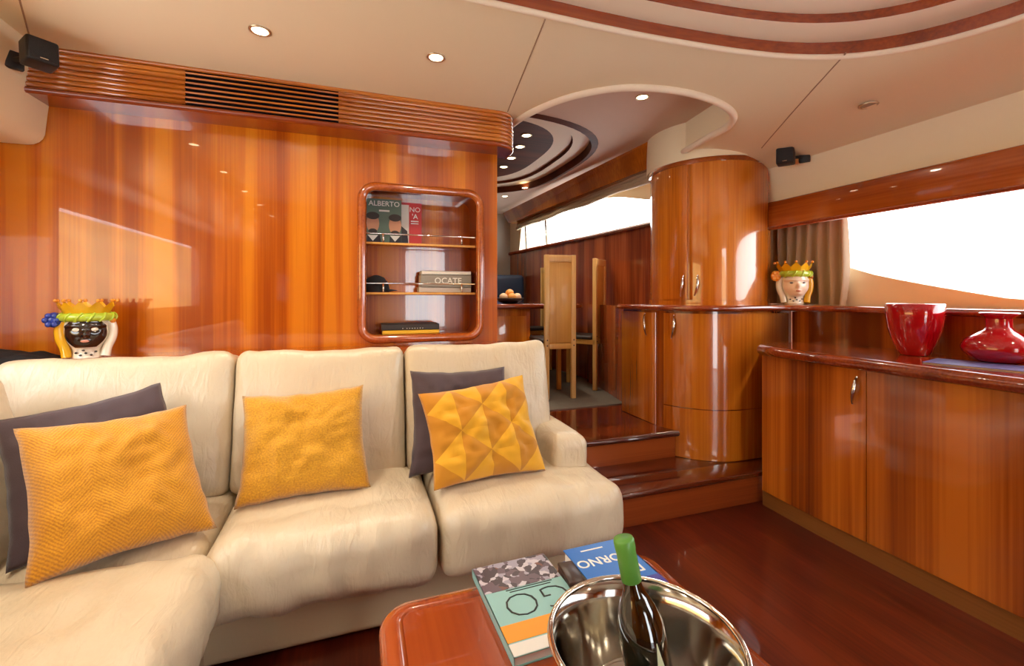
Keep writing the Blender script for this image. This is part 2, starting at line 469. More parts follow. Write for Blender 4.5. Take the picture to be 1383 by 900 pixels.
# ------------------------------------------------------------------ structure: ceilings
def zc(x, y):
    return 2.25 - (.098 * max(0, x - 1.2) ** 2)
REC = (.4, .1, 1.80, 1.43, 4.0)
rec0 = selip(*REC, k=96)
rim = catmull([(.875, 2.62), (.895, 2.47), (.95, 2.28), (1.06, 2.08), (1.24, 1.925), (1.5, 1.845), (1.75, 1.84), (1.93, 1.90), (2.015, 2.02), (2.03, 2.16), (2.05, 2.32), (2.09, 2.62)], 6)
opening = [(p.x, p.y) for p in rim]
outer = [(-1.62, AFT), (2.62, AFT), (2.62, 2.62)] + list(reversed(opening)) + [(-1.62, 2.62)]
g = sheet_cdt([outer], [rec0], lambda c: not inside(c, rec0), .12, lambda x, y: (x, y, zc(x, y)))
ceil = struct('ceiling', g, 'headliner')
def seam(a, b, n=14, ext=0.):
    pts = [(a[0] + (b[0] - a[0]) * i / n, a[1] + (b[1] - a[1]) * i / n) for i in range(n + 1)]
    return G().tube([(x, y, zc(x, y) + .001) for x, y in pts], .0035, 6)
part('seam', seam((.665, 1.535), (.80, 2.40)), 'headliner_seam', ceil)
part('seam', seam((1.90, 1.285), (2.36, 2.10)), 'headliner_seam', ceil)
part('seam', seam((-.98, 1.70), (-1.28, 2.38)), 'headliner_seam', ceil)
part('opening_rim', G().tube([(p.x, p.y, zc(p.x, p.y) - .004) for p in rim], .021, 10), 'headliner_rim', ceil)
g = G(); N = len(rim)
g.add([(p.x, p.y, zc(p.x, p.y)) for p in rim] + [(p.x, p.y, 2.37) for p in rim], [(i, i + 1, N + i + 1, N + i) for i in range(N - 1)], True)
part('opening_fascia', g, 'panel_cream', ceil)
# stepped oval recess
def ring(off0, z0, off1, z1):
    A = selip(REC[0], REC[1], REC[2] - off0, REC[3] - off0, REC[4], 96); B = selip(REC[0], REC[1], REC[2] - off1, REC[3] - off1, REC[4], 96)
    n = 96; g = G()
    g.add([(x, y, zc(x, y) + z0) for x, y in A] + [(x, y, zc(x, y) + z1) for x, y in B], [(i, (i + 1) % n, n + (i + 1) % n, n + i) for i in range(n)], True)
    return g
part('recess_lip', G().tube([(x, y, zc(x, y)) for x, y in selip(REC[0], REC[1], REC[2], REC[3], REC[4], 96)], .012, 8, closed=True), 'headliner_rim', ceil)
part('recess_band', ring(0, .0, .0, .062), 'cherry_edge', ceil)
part('recess_ring', ring(0, .062, .11, .062), 'headliner_rim', ceil)
part('recess_band', ring(.11, .062, .11, .098), 'cherry_edge', ceil)
inn = selip(REC[0], REC[1], REC[2] - .11, REC[3] - .11, REC[4], 96)
part('recess_panel', sheet_cdt([inn], [], lambda c: True, .15, lambda x, y: (x, y, zc(x, y) + .098)), 'headliner_rim', ceil)

# dining ceiling with its own oval recess
DC = 2.36; DREC = (.75, 3.75, 1.05, 1.1, 3.0)
drec = selip(*DREC, k=64)
dout = [(-1.2, 1.7), (2.5, 1.7), (2.5, 6.1), (-1.2, 6.1)]
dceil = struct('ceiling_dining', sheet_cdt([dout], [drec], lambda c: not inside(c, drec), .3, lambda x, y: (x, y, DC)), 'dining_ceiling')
def dring(o0, z0, o1, z1):
    A = selip(DREC[0], DREC[1], DREC[2] - o0, DREC[3] - o0, 3, 64); B = selip(DREC[0], DREC[1], DREC[2] - o1, DREC[3] - o1, 3, 64); n = 64
    return G().add([(x, y, DC + z0) for x, y in A] + [(x, y, DC + z1) for x, y in B], [(i, (i + 1) % n, n + (i + 1) % n, n + i) for i in range(n)], True)
part('recess_band', dring(-.045, -.002, 0, -.014), 'recess_brown', dceil)
part('recess_band', dring(0, -.014, .01, .05), 'recess_brown', dceil)
part('recess_ring', dring(.01, .05, .13, .05), 'headliner_rim', dceil)
part('recess_band', dring(.13, .05, .14, .075), 'recess_brown', dceil)
part('recess_ring', dring(.14, .075, .275, .0802), 'headliner_rim', dceil)
part('recess_panel', sheet_cdt([selip(DREC[0], DREC[1], DREC[2] - .26, DREC[3] - .26, 3, 64)], [], lambda c: True, .4, lambda x, y: (x, y, DC + .08)), 'recess_brown', dceil)

# ------------------------------------------------------------------ structure: forward bulkhead with niche
WY = 2.56; WX1 = .787
nx0, nx1, nz0, nz1 = .018, .675, .965, 1.80
hole = rrect(nx0, nx1, nz0, nz1, .07)
wall_o = [(-1.62, 0), (WX1, 0), (WX1, 2.3), (-1.62, 2.3)]
g = sheet_cdt([wall_o], [hole], lambda c: not inside(c, hole), .5, lambda x, z: (x, WY, z), flip=False)
g.sm = [False] * len(g.f)
g.add([(WX1, WY, 0), (WX1, WY + .3, 0), (WX1, WY + .3, 2.3), (WX1, WY, 2.3)], [(0, 1, 2, 3)])
g.add([(WX1, WY + .3, 0), (-1.62, WY + .3, 0), (-1.62, WY + .3, 2.36), (WX1, WY + .3, 2.36)], [(0, 1, 2, 3)])
struct('wall_front', g, 'cherry_panel')

# niche with rounded frame, shelves and rails
ni = thing('shelf_niche', 'rounded wooden wall niche with two railed shelves above the sofa', 'shelf', ((nx0 + nx1) / 2, WY, nz0))
n = len(hole)
g = G().add([(x, WY, z) for x, z in hole] + [(x, WY + .24, z) for x, z in hole], [(i, (i + 1) % n, n + (i + 1) % n, n + i) for i in range(n)], True)
part('lining', g, 'cherry_edge', ni, True)
part('back_panel', G().add([(x, WY + .238, z) for x, z in hole], [tuple(range(n))]), 'cherry_panel', ni, True)
fr = rrect(nx0 - .004, nx1 + .004, nz0 - .004, nz1 + .004, .075, 8)
part('frame', G().tube([(x, WY - .004, z) for x, z in fr], .024, 10, closed=True), 'cherry_rail', ni, True)
for zs in (1.505, 1.222):
    sh = part('shelf', G().bbox(nx0, nx1 - .01, WY + .05, WY + .238, zs - .016, zs, .004), 'cherry_rail', ni, True)
    part('shelf_lip', G().bbox(nx0, nx1 - .012, WY + .044, WY + .052, zs - .014, zs - .002, .002), 'beech', sh)
    part('rail', G().tube([(nx0 + .005, WY + .07, zs + .05), (nx1 - .01, WY + .07, zs + .05)], .0045, 8), 'chrome', sh)
    for xp in (.13, .585):
        part('post', G().tube([(xp, WY + .07, zs - .001), (xp, WY + .07, zs + .05)], .006, 8), 'chrome', sh)

# ------------------------------------------------------------------ louvred valance along the top of the bulkhead
LX0, LX1, LY = -1.33, .868, 2.40
lv = thing('louvred_valance', 'ribbed wooden valance with dark air vent under the ceiling', 'valance', (-.2, 2.48, 2.05))
def vpath(inset, x0=LX0, x1=LX1, rc=.11):
    a = [(x0, LY + inset)]
    for i in range(9):
        t = PI / 2 * i / 8
        a.append((x1 - inset - rc + rc * math.sin(t), LY + inset + rc - rc * math.cos(t)))
    a.append((x1 - inset, WY + .06)); return a
pts = vpath(.012) + [(LX0, WY + .06)]
part('body', G().prism(pts, 2.05, 2.252), 'cherry_edge', lv, True)
part('bottom_bead', G().tube([(x, y, 2.062) for x, y in vpath(.01)], .014, 8), 'cherry_edge', lv, True)
VX0, VX1 = -.75, -.098
for i in range(8):
    z = 2.087 + i * .0222
    if i == 7:
        part('rib', G().tube([(x, y, z) for x, y in vpath(.01)], .0115, 8), 'cherry_valance', lv, True)
    else:
        part('rib', G().tube([(LX0, LY + .01, z), (VX0, LY + .01, z)], .0115, 8), 'cherry_valance', lv, True)
        part('rib', G().tube([(VX1, LY + .01, z)] + [(x, y, z) for x, y in vpath(.01)[1:]], .0115, 8), 'cherry_valance', lv, True)
        part('vent_slat', G().bbox(VX0, VX1, LY - .002, LY + .016, z - .0036, z + .0036, .0015), 'cherry_valance', lv, True)
part('vent_backing', G().box(VX0, VX1, LY + .006, LY + .014, 2.076, 2.232), 'vent_black', lv, True)

# ------------------------------------------------------------------ structure: starboard side
def side_sheet(poly, holes, x, flip, step=.4):
    g = sheet_cdt([poly], holes, lambda c: not any(inside(c, h) for h in holes), step, lambda y, z: (x, y, z), flip=flip)
    g.sm = [False] * len(g.f); return g
XW = 2.95
win_r = [(2.34, 1.47), (2.3, 1.46), (1.98, 1.385)] + [(1.98 - .73 * t, 1.385 - .195 * t ** .8) for t in (.2, .4, .6, .8, 1.0)] + [(1.0, 1.165), (.4, 1.15), (-1.6, 1.15), (-1.6, 1.78), (2.34, 1.78)]
wr = struct('wall_right', side_sheet([(AFT, 0), (2.6, 0), (2.6, 2.3), (AFT, 2.3)], [win_r], XW, False), 'window_cream')
part('window_reveal', G().add([(XW, y, z) for y, z in win_r] + [(XW + .07, y, z) for y, z in win_r], [(i, (i + 1) % len(win_r), len(win_r) + (i + 1) % len(win_r), len(win_r) + i) for i in range(len(win_r))]), 'window_cream', wr)
wn = struct('window_1', G().add([(XW + .05, y, z) for y, z in win_r], [tuple(range(len(win_r)))]), 'window_glass')
# upholstered panel between valance and ceiling, curving into the ceiling
prof = [(2.66, 1.80), (2.66, 1.90), (2.645, 1.98), (2.60, 2.07), (2.55, 2.115), (2.47, zc(2.47, 0) + .004)]
prof = [(p.x, p.y) for p in catmull(prof, 4)]
g = G().sheet(lambda u, v: (prof[int(round(v * (len(prof) - 1)))][0], AFT + u * (2.62 - AFT), prof[int(round(v * (len(prof) - 1)))][1]), 1, len(prof) - 1)
part('upper_panel', g, 'panel_cream', wr)
va = thing('window_valance', 'glossy cherry wood valance running above the curtain and bright window', 'valance', (2.66, -.2, 1.65))
part('board', G().bbox(2.615, 2.675, AFT + .02, 2.30, 1.655, 1.835, .016, 3), 'cherry_rail', va, True)
part('soffit', G().box(2.67, 2.94, AFT + .02, 2.45, 1.775, 1.79), 'cherry_rail', va, True)
part('bottom_bead', G().tube([(2.632, AFT + .02, 1.662), (2.632, 2.30, 1.662)], .017, 8), 'cherry_edge', va, True)

# window ledge (upper worktop) wrapping round the curved cabinet
CC = Vector((2.435, 2.64)); 
def cab_outline(off=0.):
    """plan of the curved cabinet, counter-clockwise from the sideboard end to the dining side"""
    x0 = 1.855 - off; y0 = 2.135 - off; r = .40
    a = [(2.62, y0 - .0), (2.3, y0)]
    for i in range(11):
        t = math.radians(270 - 90 * i / 10); a.append((x0 + r + r * math.cos(t), y0 + r + r * math.sin(t)))
    a += [(x0, 2.86)]
    return a
lo = cab_outline(.03)
pl = [(2.945, 2.86)] + list(reversed(lo))
pl_full = list(reversed(pl))
# counter-clockwise: from aft-inner corner round
outl = [(2.625, AFT + .3), (2.945, AFT + .3), (2.945, 2.86)] + list(reversed(lo[2:])) + [(2.40, lo[0][1]), (2.52, lo[0][1] - .012), (2.59, lo[0][1] - .06), (2.618, lo[0][1] - .15), (2.625, lo[0][1] - .3)]
led = thing('window_ledge', 'glossy wooden ledge under the window, wrapping round the curved cabinet', 'ledge', (2.6, 1.0, 1.10))
part('board', G().prism(outl, 1.105, 1.142), 'cherry_rail', led, True)
edge = [(p[0], p[1], 1.1235) for p in ([outl[0]] + list(reversed(outl[3:])))]
part('rounded_edge', G().tube(edge, .0185, 10), 'cherry_edge', led, True)
# panel behind the sideboard
struct('trim_1', G().box(2.665, 2.69, AFT + .3, 2.14, .0, 1.107), 'cherry_sideboard')

# ------------------------------------------------------------------ structure: port side
XP = -1.6
win_l = [(1.92, 1.10), (1.92, 1.70), (-.4, 1.70), (-.4, 1.10)]
wl = struct('wall_left', side_sheet([(AFT, 0), (2.62, 0), (2.62, 2.3), (AFT, 2.3)], [win_l], XP, True), 'cherry_panel')
part('window_reveal', G().add([(XP, y, z) for y, z in win_l] + [(XP - .07, y, z) for y, z in win_l], [(i, (i + 1) % 4, 4 + (i + 1) % 4, 4 + i) for i in range(4)]), 'cherry_rail', wl)
struct('window_2', G().add([(XP - .05, y, z) for y, z in win_l], [(0, 1, 2, 3)]), 'window_glass')
pp = [(-1.62, 1.87)] + [(-1.385 + .06 * math.sin(math.radians(a)), 1.93 - .06 * math.cos(math.radians(a))) for a in (0, 20, 40, 60, 80)] + [(-1.318, 2.0), (-1.305, 2.12), (-1.28, 2.26)]
g = G().sheet(lambda u, v: (pp[int(round(v * (len(pp) - 1)))][0], AFT + u * (2.555 - AFT), pp[int(round(v * (len(pp) - 1)))][1]), 1, len(pp) - 1)
part('upper_panel', g, 'panel_cream', wl)

# ------------------------------------------------------------------ structure: aft wall with glazed doorway
door = [(.80, 0.02), (1.52, .02), (1.52, 2.0), (.80, 2.0)]
wb = struct('wall_back', sheet_cdt([[(-1.62, 0), (2.96, 0), (2.96, 2.4), (-1.62, 2.4)]], [door], lambda c: not inside(c, door), .5, lambda x, z: (x, AFT, z), flip=True), 'cherry_panel')
wb.data.polygons.foreach_set('use_smooth', [False] * len(wb.data.polygons))
struct('door_1', G().add([(x, AFT - .03, z) for x, z in door], [(0, 1, 2, 3)]), 'window_glass')

# hillside ashore on the port side, mirrored in the lacquered bulkhead
def hill(u, v):
    y = -420 + 520 * u; d = v
    h = (33 + 3 * math.sin(u * 17 + 1) + 3 * noise.noise(Vector((u * 17, 3, 0)))) * math.sin(d * PI / 2)
    return (-45 - 45 * d, y, -2 + h + .7 * noise.noise(Vector((u * 40, d * 9, 1))))
struct('hillside', G().sheet(hill, 150, 14), 'hill_ground')

# ------------------------------------------------------------------ structure: dining area shell
def dx(y): return 2.3 - (y - 3.11) * .0904          # starboard wall tapers forward
SILL = 1.8
YD0, YD1 = 2.97, 6.0
g = G().add([(dx(YD0), YD0, DF - .05), (dx(YD1), YD1, DF - .05), (dx(YD1), YD1, SILL), (dx(YD0), YD0, SILL)], [(0, 1, 2, 3)])
dw = struct('wall_dining', g, 'cherry_dining')
top = [(3.0, 1.97), (3.2, 2.02), (3.5, 2.10), (3.9, 2.17), (4.3, 2.2), (5.62, 2.16), (5.7, SILL + .012), (3.0, SILL + .012)]
up = sheet_cdt([[(YD0, SILL), (YD1, SILL), (YD1, 2.37), (YD0, 2.37)]], [top], lambda c: not inside(c, top), .5, lambda y, z: (dx(y) + .0, y, z), flip=False)
up.sm = [False] * len(up.f)
part('window_surround', up, 'panel_cream', dw)
struct('window_3', G().add([(dx(y) + .03, y, z) for y, z in top], [tuple(range(len(top)))]), 'window_glass')
g = G().tube([(dx(2.97) - .01, 2.97, SILL), (dx(6) - .01, 6.0, SILL)], .022, 8)
struct('trim_2', g, 'cherry_edge')
mu = part('mullion', G().tube([(dx(4.95), 4.9, SILL), (dx(4.95), 4.95, 2.19)], .018, 6), 'steel', dw)
part('mullion', G().tube([(dx(5.5), 5.45, SILL), (dx(5.5), 5.5, 2.17)], .015, 6), 'steel', dw)
# wooden valance above the dining window, leaning inwards
g = G().add([(2.055, 2.72, 2.36), (1.80, 5.6, 2.30), (1.88, 5.6, 2.17), (2.10, 2.72, 2.175), (2.22, 2.72, 2.175), (2.0, 5.6, 2.17)], [(0, 1, 2, 3), (3, 2, 5, 4)])
struct('trim_3', g, 'cherry_column')
bl = thing('roman_blind', 'beige roman blind folded up above the dining window', 'blind', (2.1, 4.0, 2.08))
for k in range(3):
    def fold(u, v, k=k):
        y = 2.85 + 2.7 * u; a = 2 * PI * v
        return (2.165 - (y - 2.7) * .056 - .012 * k + .022 * math.cos(a) + .004 * math.sin(u * 50 + k), y, 2.165 - .030 * k + .024 * math.sin(a) + .007 * math.sin(u * 19 + k * 2.1))
    part('fold', G().sheet(fold, 40, 10), 'blind_cloth', bl, True)
# forward end of the dining area and port side
struct('wall_dining_front', G().add([(-1.2, 6.0, .3), (2.5, 6.0, .3), (2.5, 6.0, 2.4), (-1.2, 6.0, 2.4)], [(0, 1, 2, 3)]), 'wall_grey')
struct('wall_dining_left', G().add([(-1.2, 2.6, .3), (-1.2, 6.0, .3), (-1.2, 6.0, 2.4), (-1.2, 2.6, 2.4)], [(3, 2, 1, 0)]), 'cherry_dining')
struct('trim_4', G().prism([(1.97, 2.98), (2.31, 2.98), (2.23, 3.9), (2.13, 3.9), (2.08, 3.5)], DF, 1.12).add([], []), 'cherry_dining')

# ------------------------------------------------------------------ column, curved cabinet, sideboard
cm = thing('column_cupboard', 'rounded cherry wood column cupboard rising to the ceiling from the ledge', 'cupboard', (CC.x, CC.y, 1.14))
CR = .405
def arc(r, a0, a1, n, c=CC): return [(c.x + r * math.cos(math.radians(a0 + (a1 - a0) * i / n)), c.y + r * math.sin(math.radians(a0 + (a1 - a0) * i / n))) for i in range(n + 1)]
def shell(r, a0, a1, z0, z1, n=28, th=.02, c=CC):
    o = arc(r, a0, a1, n, c); i = arc(r - th, a0, a1, n, c)
    return G().prism(o + list(reversed(i)), z0, z1, True)
body = arc(CR - .004, 120, 330, 40)
part('body', G().prism(body + [(2.80, 2.42), (2.80, 2.85), (2.2, 2.95)], 1.14, 2.115, True), 'cherry_column', cm, True)
dr = part('door', shell(CR + .004, 212, 316, 1.175, 2.08), 'cherry_column', cm, True)
part('door', shell(CR + .004, 160, 210.6, 1.175, 2.08), 'cherry_column', cm, True)
part('top_band', shell(CR + .006, 120, 330, 2.086, 2.12), 'cherry_rail', cm, True)
part('base_band', shell(CR + .006, 120, 326, 1.141, 1.169), 'cherry_column', cm, True)
def pull(p0, out, h, bow=.028, lean=0., r=.0065):
    """curved bar pull: p0 bottom, out = outward plan direction"""
    o = Vector((out[0], out[1], 0)).normalized(); s = Vector((-o.y, o.x, 0)); P = []; R = []
    for i in range(13):
        t = i / 12
        P.append(Vector(p0) + Vector((0, 0, h * t)) + o * (bow * math.sin(PI * t) ** .8) + s * (lean * (t - .5) + .012 * math.sin(PI * t))); R.append(r * (.55 + .75 * math.sin(PI * t)))
    return G().tube(P, r, 8, rads=R)
def on_col(a, r=CR + .002): return (CC.x + r * math.cos(math.radians(a)), CC.y + r * math.sin(math.radians(a)))
for a in (218, 205):
    q = on_col(a); part('handle', pull((q[0], q[1], 1.20), (q[0] - CC.x, q[1] - CC.y), .14, lean=.02), 'chrome', dr, True)
# upholstered collar between column and ceiling
g = G(); ca = arc(CR + .022, 120, 262, 40); n = len(ca)
g.add([(x, y, 2.11) for x, y in ca] + [(x, y, 2.37) for x, y in ca], [(i, i + 1, n + i + 1, n + i) for i in range(n - 1)], True)
part('collar', g, 'panel_cream', cm, True)

cc = thing('curved_cabinet', 'bow fronted cherry wood cabinet under the column, at the steps', 'cabinet', (2.2, 2.5, .18))
co = cab_outline(0.)
pc = [(2.66, 2.86)] + list(reversed(co[1:])) + [(2.66, co[0][1])]
def off_out(o): return cab_outline(o)
part('body', G().prism([(2.66, 2.855)] + list(reversed(cab_outline(-.006)[1:])) + [(2.66, 2.141)], .182, 1.107, True), 'cherry_sideboard', cc, True)
def facing(i0, i1, z0, z1, extra=None):
    o = cab_outline(.006); i = cab_outline(-.012)
    a = o[i0:i1 + 1]; b = i[i0:i1 + 1]
    if extra: a = extra[0] + a; b = extra[1] + b
    a2 = list(reversed(a)); return G().prism(a2 + b, z0, z1, True)
d1 = part('door', facing(0, 10, .50, 1.09), 'cherry_column', cc, True)
d2 = part('door', facing(11, 13, .35, 1.09), 'cherry_column', cc, True)
part('kick_panel', facing(0, 10, .184, .494), 'cherry_column', cc, True)
oo = cab_outline(.004)
part('handle', pull((oo[9][0], oo[9][1], .93), (-.8, -.6), .15, lean=.015), 'chrome', d1, True)
part('handle', pull((oo[12][0], oo[12][1] + .04, .93), (-1, -.2), .15, lean=-.015), 'chrome', d2, True)

sb = thing('sideboard', 'long cherry wood sideboard with tall flush doors below the window', 'sideboard', (2.42, .6, 0))
SY1, SY0 = 1.945, -1.4
def sx(y): return 2.165 + .10 * max(0, (y - 1.5)) ** 2          # front bows slightly
def front(y0, y1, z0, z1, d0, d1, n=10):
    ys = [y0 + (y1 - y0) * i / n for i in range(n + 1)]
    return G().prism([(sx(y) + d0, y) for y in reversed(ys)] + [(sx(y) + d1, y) for y in ys], z0, z1, False)
part('body', front(SY0, SY1, .0, .8645, .02, .495), 'cherry_sideboard', sb, True)
part('plinth', front(SY0, SY1, .0, .085, .008, .03), 'plinth_wood', sb, True)
seams = [1.942, 1.375, .65, -.10, -.85]
hs = None
for i in range(len(seams) - 1):
    d = part('door', front(seams[i + 1] + .002, seams[i] - .002, .088, .861, 0, .024), 'cherry_sideboard', sb, True)
    hy = seams[i + 1] + .05
    if i % 2 == 0:
        part('handle', pull((sx(hy) - .001, hy, .70), (-1, 0), .13, lean=.02, r=.007), 'chrome', d, True)
ct = thing('countertop', 'dark glossy wooden worktop on the sideboard with rounded nose', 'worktop', (2.4, .6, .87))
ys = [SY0 + (SY1 - .02 - SY0) * i / 24 for i in range(25)]
fl = [(sx(y) - .03, y) for y in ys]
fl[-1] = (sx(SY1) - .012, SY1 - .012)
part('board', G().prism([(2.666, SY0), (2.666, SY1 + .03)] + [(sx(SY1) + .02, SY1 + .03)] + list(reversed(fl)), .865, .922), 'table_wood', ct, True)
part('rounded_edge', G().tube([(sx(SY1) + .03, SY1 - .003, .8935)] + [(x, y, .8935) for x, y in reversed(fl)], .0285, 10), 'cherry_edge', ct, True)

# ------------------------------------------------------------------ sofa
def W(x, y, z, s=1.0): return noise.noise(Vector((x * s, y * s, z * s)))
so = thing('corner_sofa', 'cream leather corner sofa with wide seat cushions and high back', 'sofa', (0, 1.85, 0))
def soft(cx, cy, cz, hx, hy, hz, r, puff=.02, wr=.006, n=(26, 20, 7), rot=None, seed=0., front=None, bulge=0.):
    def df(p):
        u, v = p.x / hx, p.y / hy
        q = Vector(p)
        k = max(0, 1 - u ** 4) * max(0, 1 - v ** 4)
        if p.z > 0: q.z += puff * k
        if bulge and p.y < 0: q.y -= bulge * (1 - u ** 4) * max(0, 1 - (p.z / hz) ** 2) * abs(v) ** 3
        if wr:
            q.z += wr * W(p.x + seed * 3.1, p.y, p.z, 9) * (.4 + abs(v))
            q.y += wr * .8 * W(p.x * 2.2 + seed, p.y * .5 + 5, p.z * .8, 10)
            fy = (v + .42 + .10 * W(p.x, seed, 2, 3)) / .05                       # fold where the flat seat meets its front roll
            if p.z > 0 and hy > .2: q.z -= wr * .55 * math.exp(-fy * fy) * max(0, 1 - u ** 6)
            rk = max(0, W(p.x * 1.6 + seed, p.y * .35 + p.z * .5, seed, 16))       # slack creases running front to back
            q.z -= wr * .5 * rk * rk * (p.z > 0); q.y += wr * .6 * rk * rk * (p.y < 0)
        return q
    v, f = rbox(hx, hy, hz, r, n, df)
    g = G().add(v, f, True)
    mx = Matrix.Translation((cx, cy, cz))
    if rot is not None: mx = mx @ rot
    return g.xf(mx)
RX = lambda d: Matrix.Rotation(math.radians(d), 4, 'X'); RY = lambda d: Matrix.Rotation(math.radians(d), 4, 'Y'); RZ = lambda d: Matrix.Rotation(math.radians(d), 4, 'Z')
# bases
part('base', G().bbox(-1.2, .93, 1.64, 2.28, .015, .27, .03, 3), 'leather_base', so, True)
part('base', G().bbox(-1.2, -.46, .02, 1.66, .015, .27, .03, 3), 'leather_base', so, True)
part('foot', G().bbox(-1.1, .86, 1.72, 2.2, 0, .02, .004), 'black_gap', so, True)
part('foot', G().bbox(-1.1, -.55, .1, 1.6, 0, .02, .004), 'black_gap', so, True)
# seat cushions of the back run
part('seat_cushion', soft(-.093, 1.81, .318, .358, .29, .122, .066, .018, .016, seed=1, bulge=.02), 'leather', so, True)
part('seat_cushion', soft(.645, 1.81, .318, .372, .29, .122, .066, .018, .015, seed=2, bulge=.02), 'leather', so, True)
part('seat_cushion', soft(-.80, 1.88, .325, .345, .29, .098, .05, .012, .012, seed=3), 'leather', so, True)
# seat cushions of the port run (front faces the table)
part('seat_cushion', soft(-.77, 1.18, .318, .40, .37, .122, .066, .018, .018, rot=RZ(90), seed=4, bulge=.02), 'leather', so, True)
part('seat_cushion', soft(-.77, .39, .318, .38, .37, .122, .066, .018, .018, rot=RZ(90), seed=5, bulge=.02), 'leather', so, True)
# back cushions
for cx, hx, sd in ((-.86, .375, 6), (-.143, .338, 7), (.552, .352, 8)):
    part('back_cushion', soft(cx, 2.135, .672, hx, .115, .285, .045, .0, .012, n=(18, 4, 14), rot=RX(-13), seed=sd, bulge=.02), 'leather', so, True)
part('back_cushion', soft(-1.13, 1.45, .672, .45, .115, .285, .06, .0, .008, n=(14, 4, 12), rot=RZ(90) @ RX(-13), seed=9, bulge=.02), 'leather', so, True)
part('back_cushion', soft(-1.13, .53, .672, .45, .115, .285, .06, .0, .008, n=(14, 4, 12), rot=RZ(90) @ RX(-13), seed=10, bulge=.02), 'leather', so, True)
part('armrest', soft(.885, 2.0, .45, .085, .25, .125, .045, .012, .006, n=(5, 10, 5), seed=11), 'leather', so, True)
# ledge behind the sofa
struct('trim_5', G().box(-1.6, .80, 2.27, 2.565, .0, .93), 'cherry_rail')

# ------------------------------------------------------------------ pillows
def pillow(name, bl, br, tr, tl, th, m, label, n=30, pull_in=.075, seed=0., sag=.015, tri=None):
    bl, br, tr, tl = map(Vector, (bl, br, tr, tl)); g = G()
    nrm = ((br - bl).cross(tl - bl)).normalized()
    def pos(u, v, s):
        x = u * (1 - pull_in * (1 - v * v) + .022 * W(v * 2, seed, u, 2.0)); y = v * (1 - pull_in * (1 - u * u) + .022 * W(u * 2, seed + 7, v, 2.0))
        a, b = (x + 1) / 2, (y + 1) / 2
        p = bl.lerp(br, a).lerp(tl.lerp(tr, a), b)
        t = ((1 - u ** 4) * (1 - v ** 4)) ** .6
        wv = .007 * W(u * 1.3 + seed, v * 1.3, 2.0, 2.2) + .006 * W(u * 3 + seed, v * 3, 4.0, 2.0)
        p = p + nrm * (s * th * t + wv * 2 * (0.3 + t))
        return p
    idx = {}; uvs = []
    V = []; F = []
    for s in (1, -1):
        for i in range(n + 1):
            for j in range(n + 1):
                u, v = 2 * i / n - 1, 2 * j / n - 1
                if s == -1 and (i in (0, n) or j in (0, n)): idx[(s, i, j)] = idx[(1, i, j)]; continue
                idx[(s, i, j)] = len(V); V.append(tuple(pos(u, v, s))); uvs.append(((u + 1) / 2, (v + 1) / 2))
        for i in range(n):
            for j in range(n):
                q = [idx[(s, i, j)], idx[(s, i + 1, j)], idx[(s, i + 1, j + 1)], idx[(s, i, j + 1)]]
                F.append(tuple(q if s == 1 else reversed(q)))
    g.add(V, F, True)
    ob = single(name, g, m, label, 'pillow')
    me = ob.data; ul = me.uv_layers.new(name='flat')
    for lp in me.loops: ul.data[lp.index].uv = uvs[lp.vertex_index]
    if tri:
        # patchwork of triangles: each stitched facet is a part of its own lying on the front face
        c = Vector(ob.location); K = tri
        a, b = 0, 0
        for r in range(K):
            for q in range(K):
                u0, u1, v0, v1 = 2 * q / K - 1, 2 * (q + 1) / K - 1, 2 * r / K - 1, 2 * (r + 1) / K - 1
                cor = [(u0, v0), (u1, v0), (u1, v1), (u0, v1)]
                if (q + r) % 2: ts = ((0, 1, 2), (0, 2, 3))
                else: ts = ((0, 1, 3), (1, 2, 3))
                for ti, t3 in enumerate(ts):
                    A, B, Cc = [cor[k] for k in t3]; gg = G(); S = 8; ids = {}; vv = []; ff = []
                    for i in range(S + 1):
                        for j in range(S + 1 - i):
                            k = S - i - j
                            uu = (A[0] * i + B[0] * j + Cc[0] * k) / S; ww = (A[1] * i + B[1] * j + Cc[1] * k) / S
                            e = .0048 + .0035 * min(1, 3 * min(i, j, k) / S)
                            uu *= .985; ww *= .985
                            ids[(i, j)] = len(vv); vv.append(tuple(pos(uu, ww, 1) + nrm * e - c))
                    for i in range(S):
                        for j in range(S - i):
                            ff.append((ids[(i, j)], ids[(i + 1, j)], ids[(i, j + 1)]))
                            if i + j < S - 1: ff.append((ids[(i + 1, j)], ids[(i + 1, j + 1)], ids[(i, j + 1)]))
                    gg.add(vv, ff, True)
                    random.seed(q * 31 + r * 7 + ti)
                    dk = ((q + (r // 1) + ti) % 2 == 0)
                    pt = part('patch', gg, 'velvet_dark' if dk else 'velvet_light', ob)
    return ob
pillow('pillow', (-.415, 1.79, .449), (.045, 1.808, .452), (.017, 1.962, .829), (-.425, 1.952, .815), .080, 'velour_flock', 'plain mustard yellow pillow on the middle seat of the sofa', seed=1)
pillow('pillow', (-.81, 1.485, .445), (-.44, 1.69, .44), (-.572, 1.845, .818), (-.935, 1.665, .822), .088, 'velour_chevron', 'large mustard pillow with chevron ribs in the sofa corner', seed=2.3)
pillow('pillow', (-.925, 1.62, .430), (-.52, 1.85, .435), (-.69, 1.965, .881), (-1.038, 1.757, .83), .035, 'aubergine', 'dark aubergine pillow behind the chevron ribbed mustard one', seed=3.1)
pillow('pillow', (.195, 1.875, .447), (.66, 1.88, .450), (.655, 2.015, .862), (.215, 2.015, .868), .040, 'aubergine', 'dark aubergine pillow behind the geometric patchwork one', seed=4.4)
pillow('pillow', (.268, 1.700, .456), (.748, 1.735, .460), (.697, 1.885, .845), (.235, 1.880, .79), .071, 'velvet_dark', 'mustard velvet pillow with a triangle patchwork front', seed=5.2, tri=4)

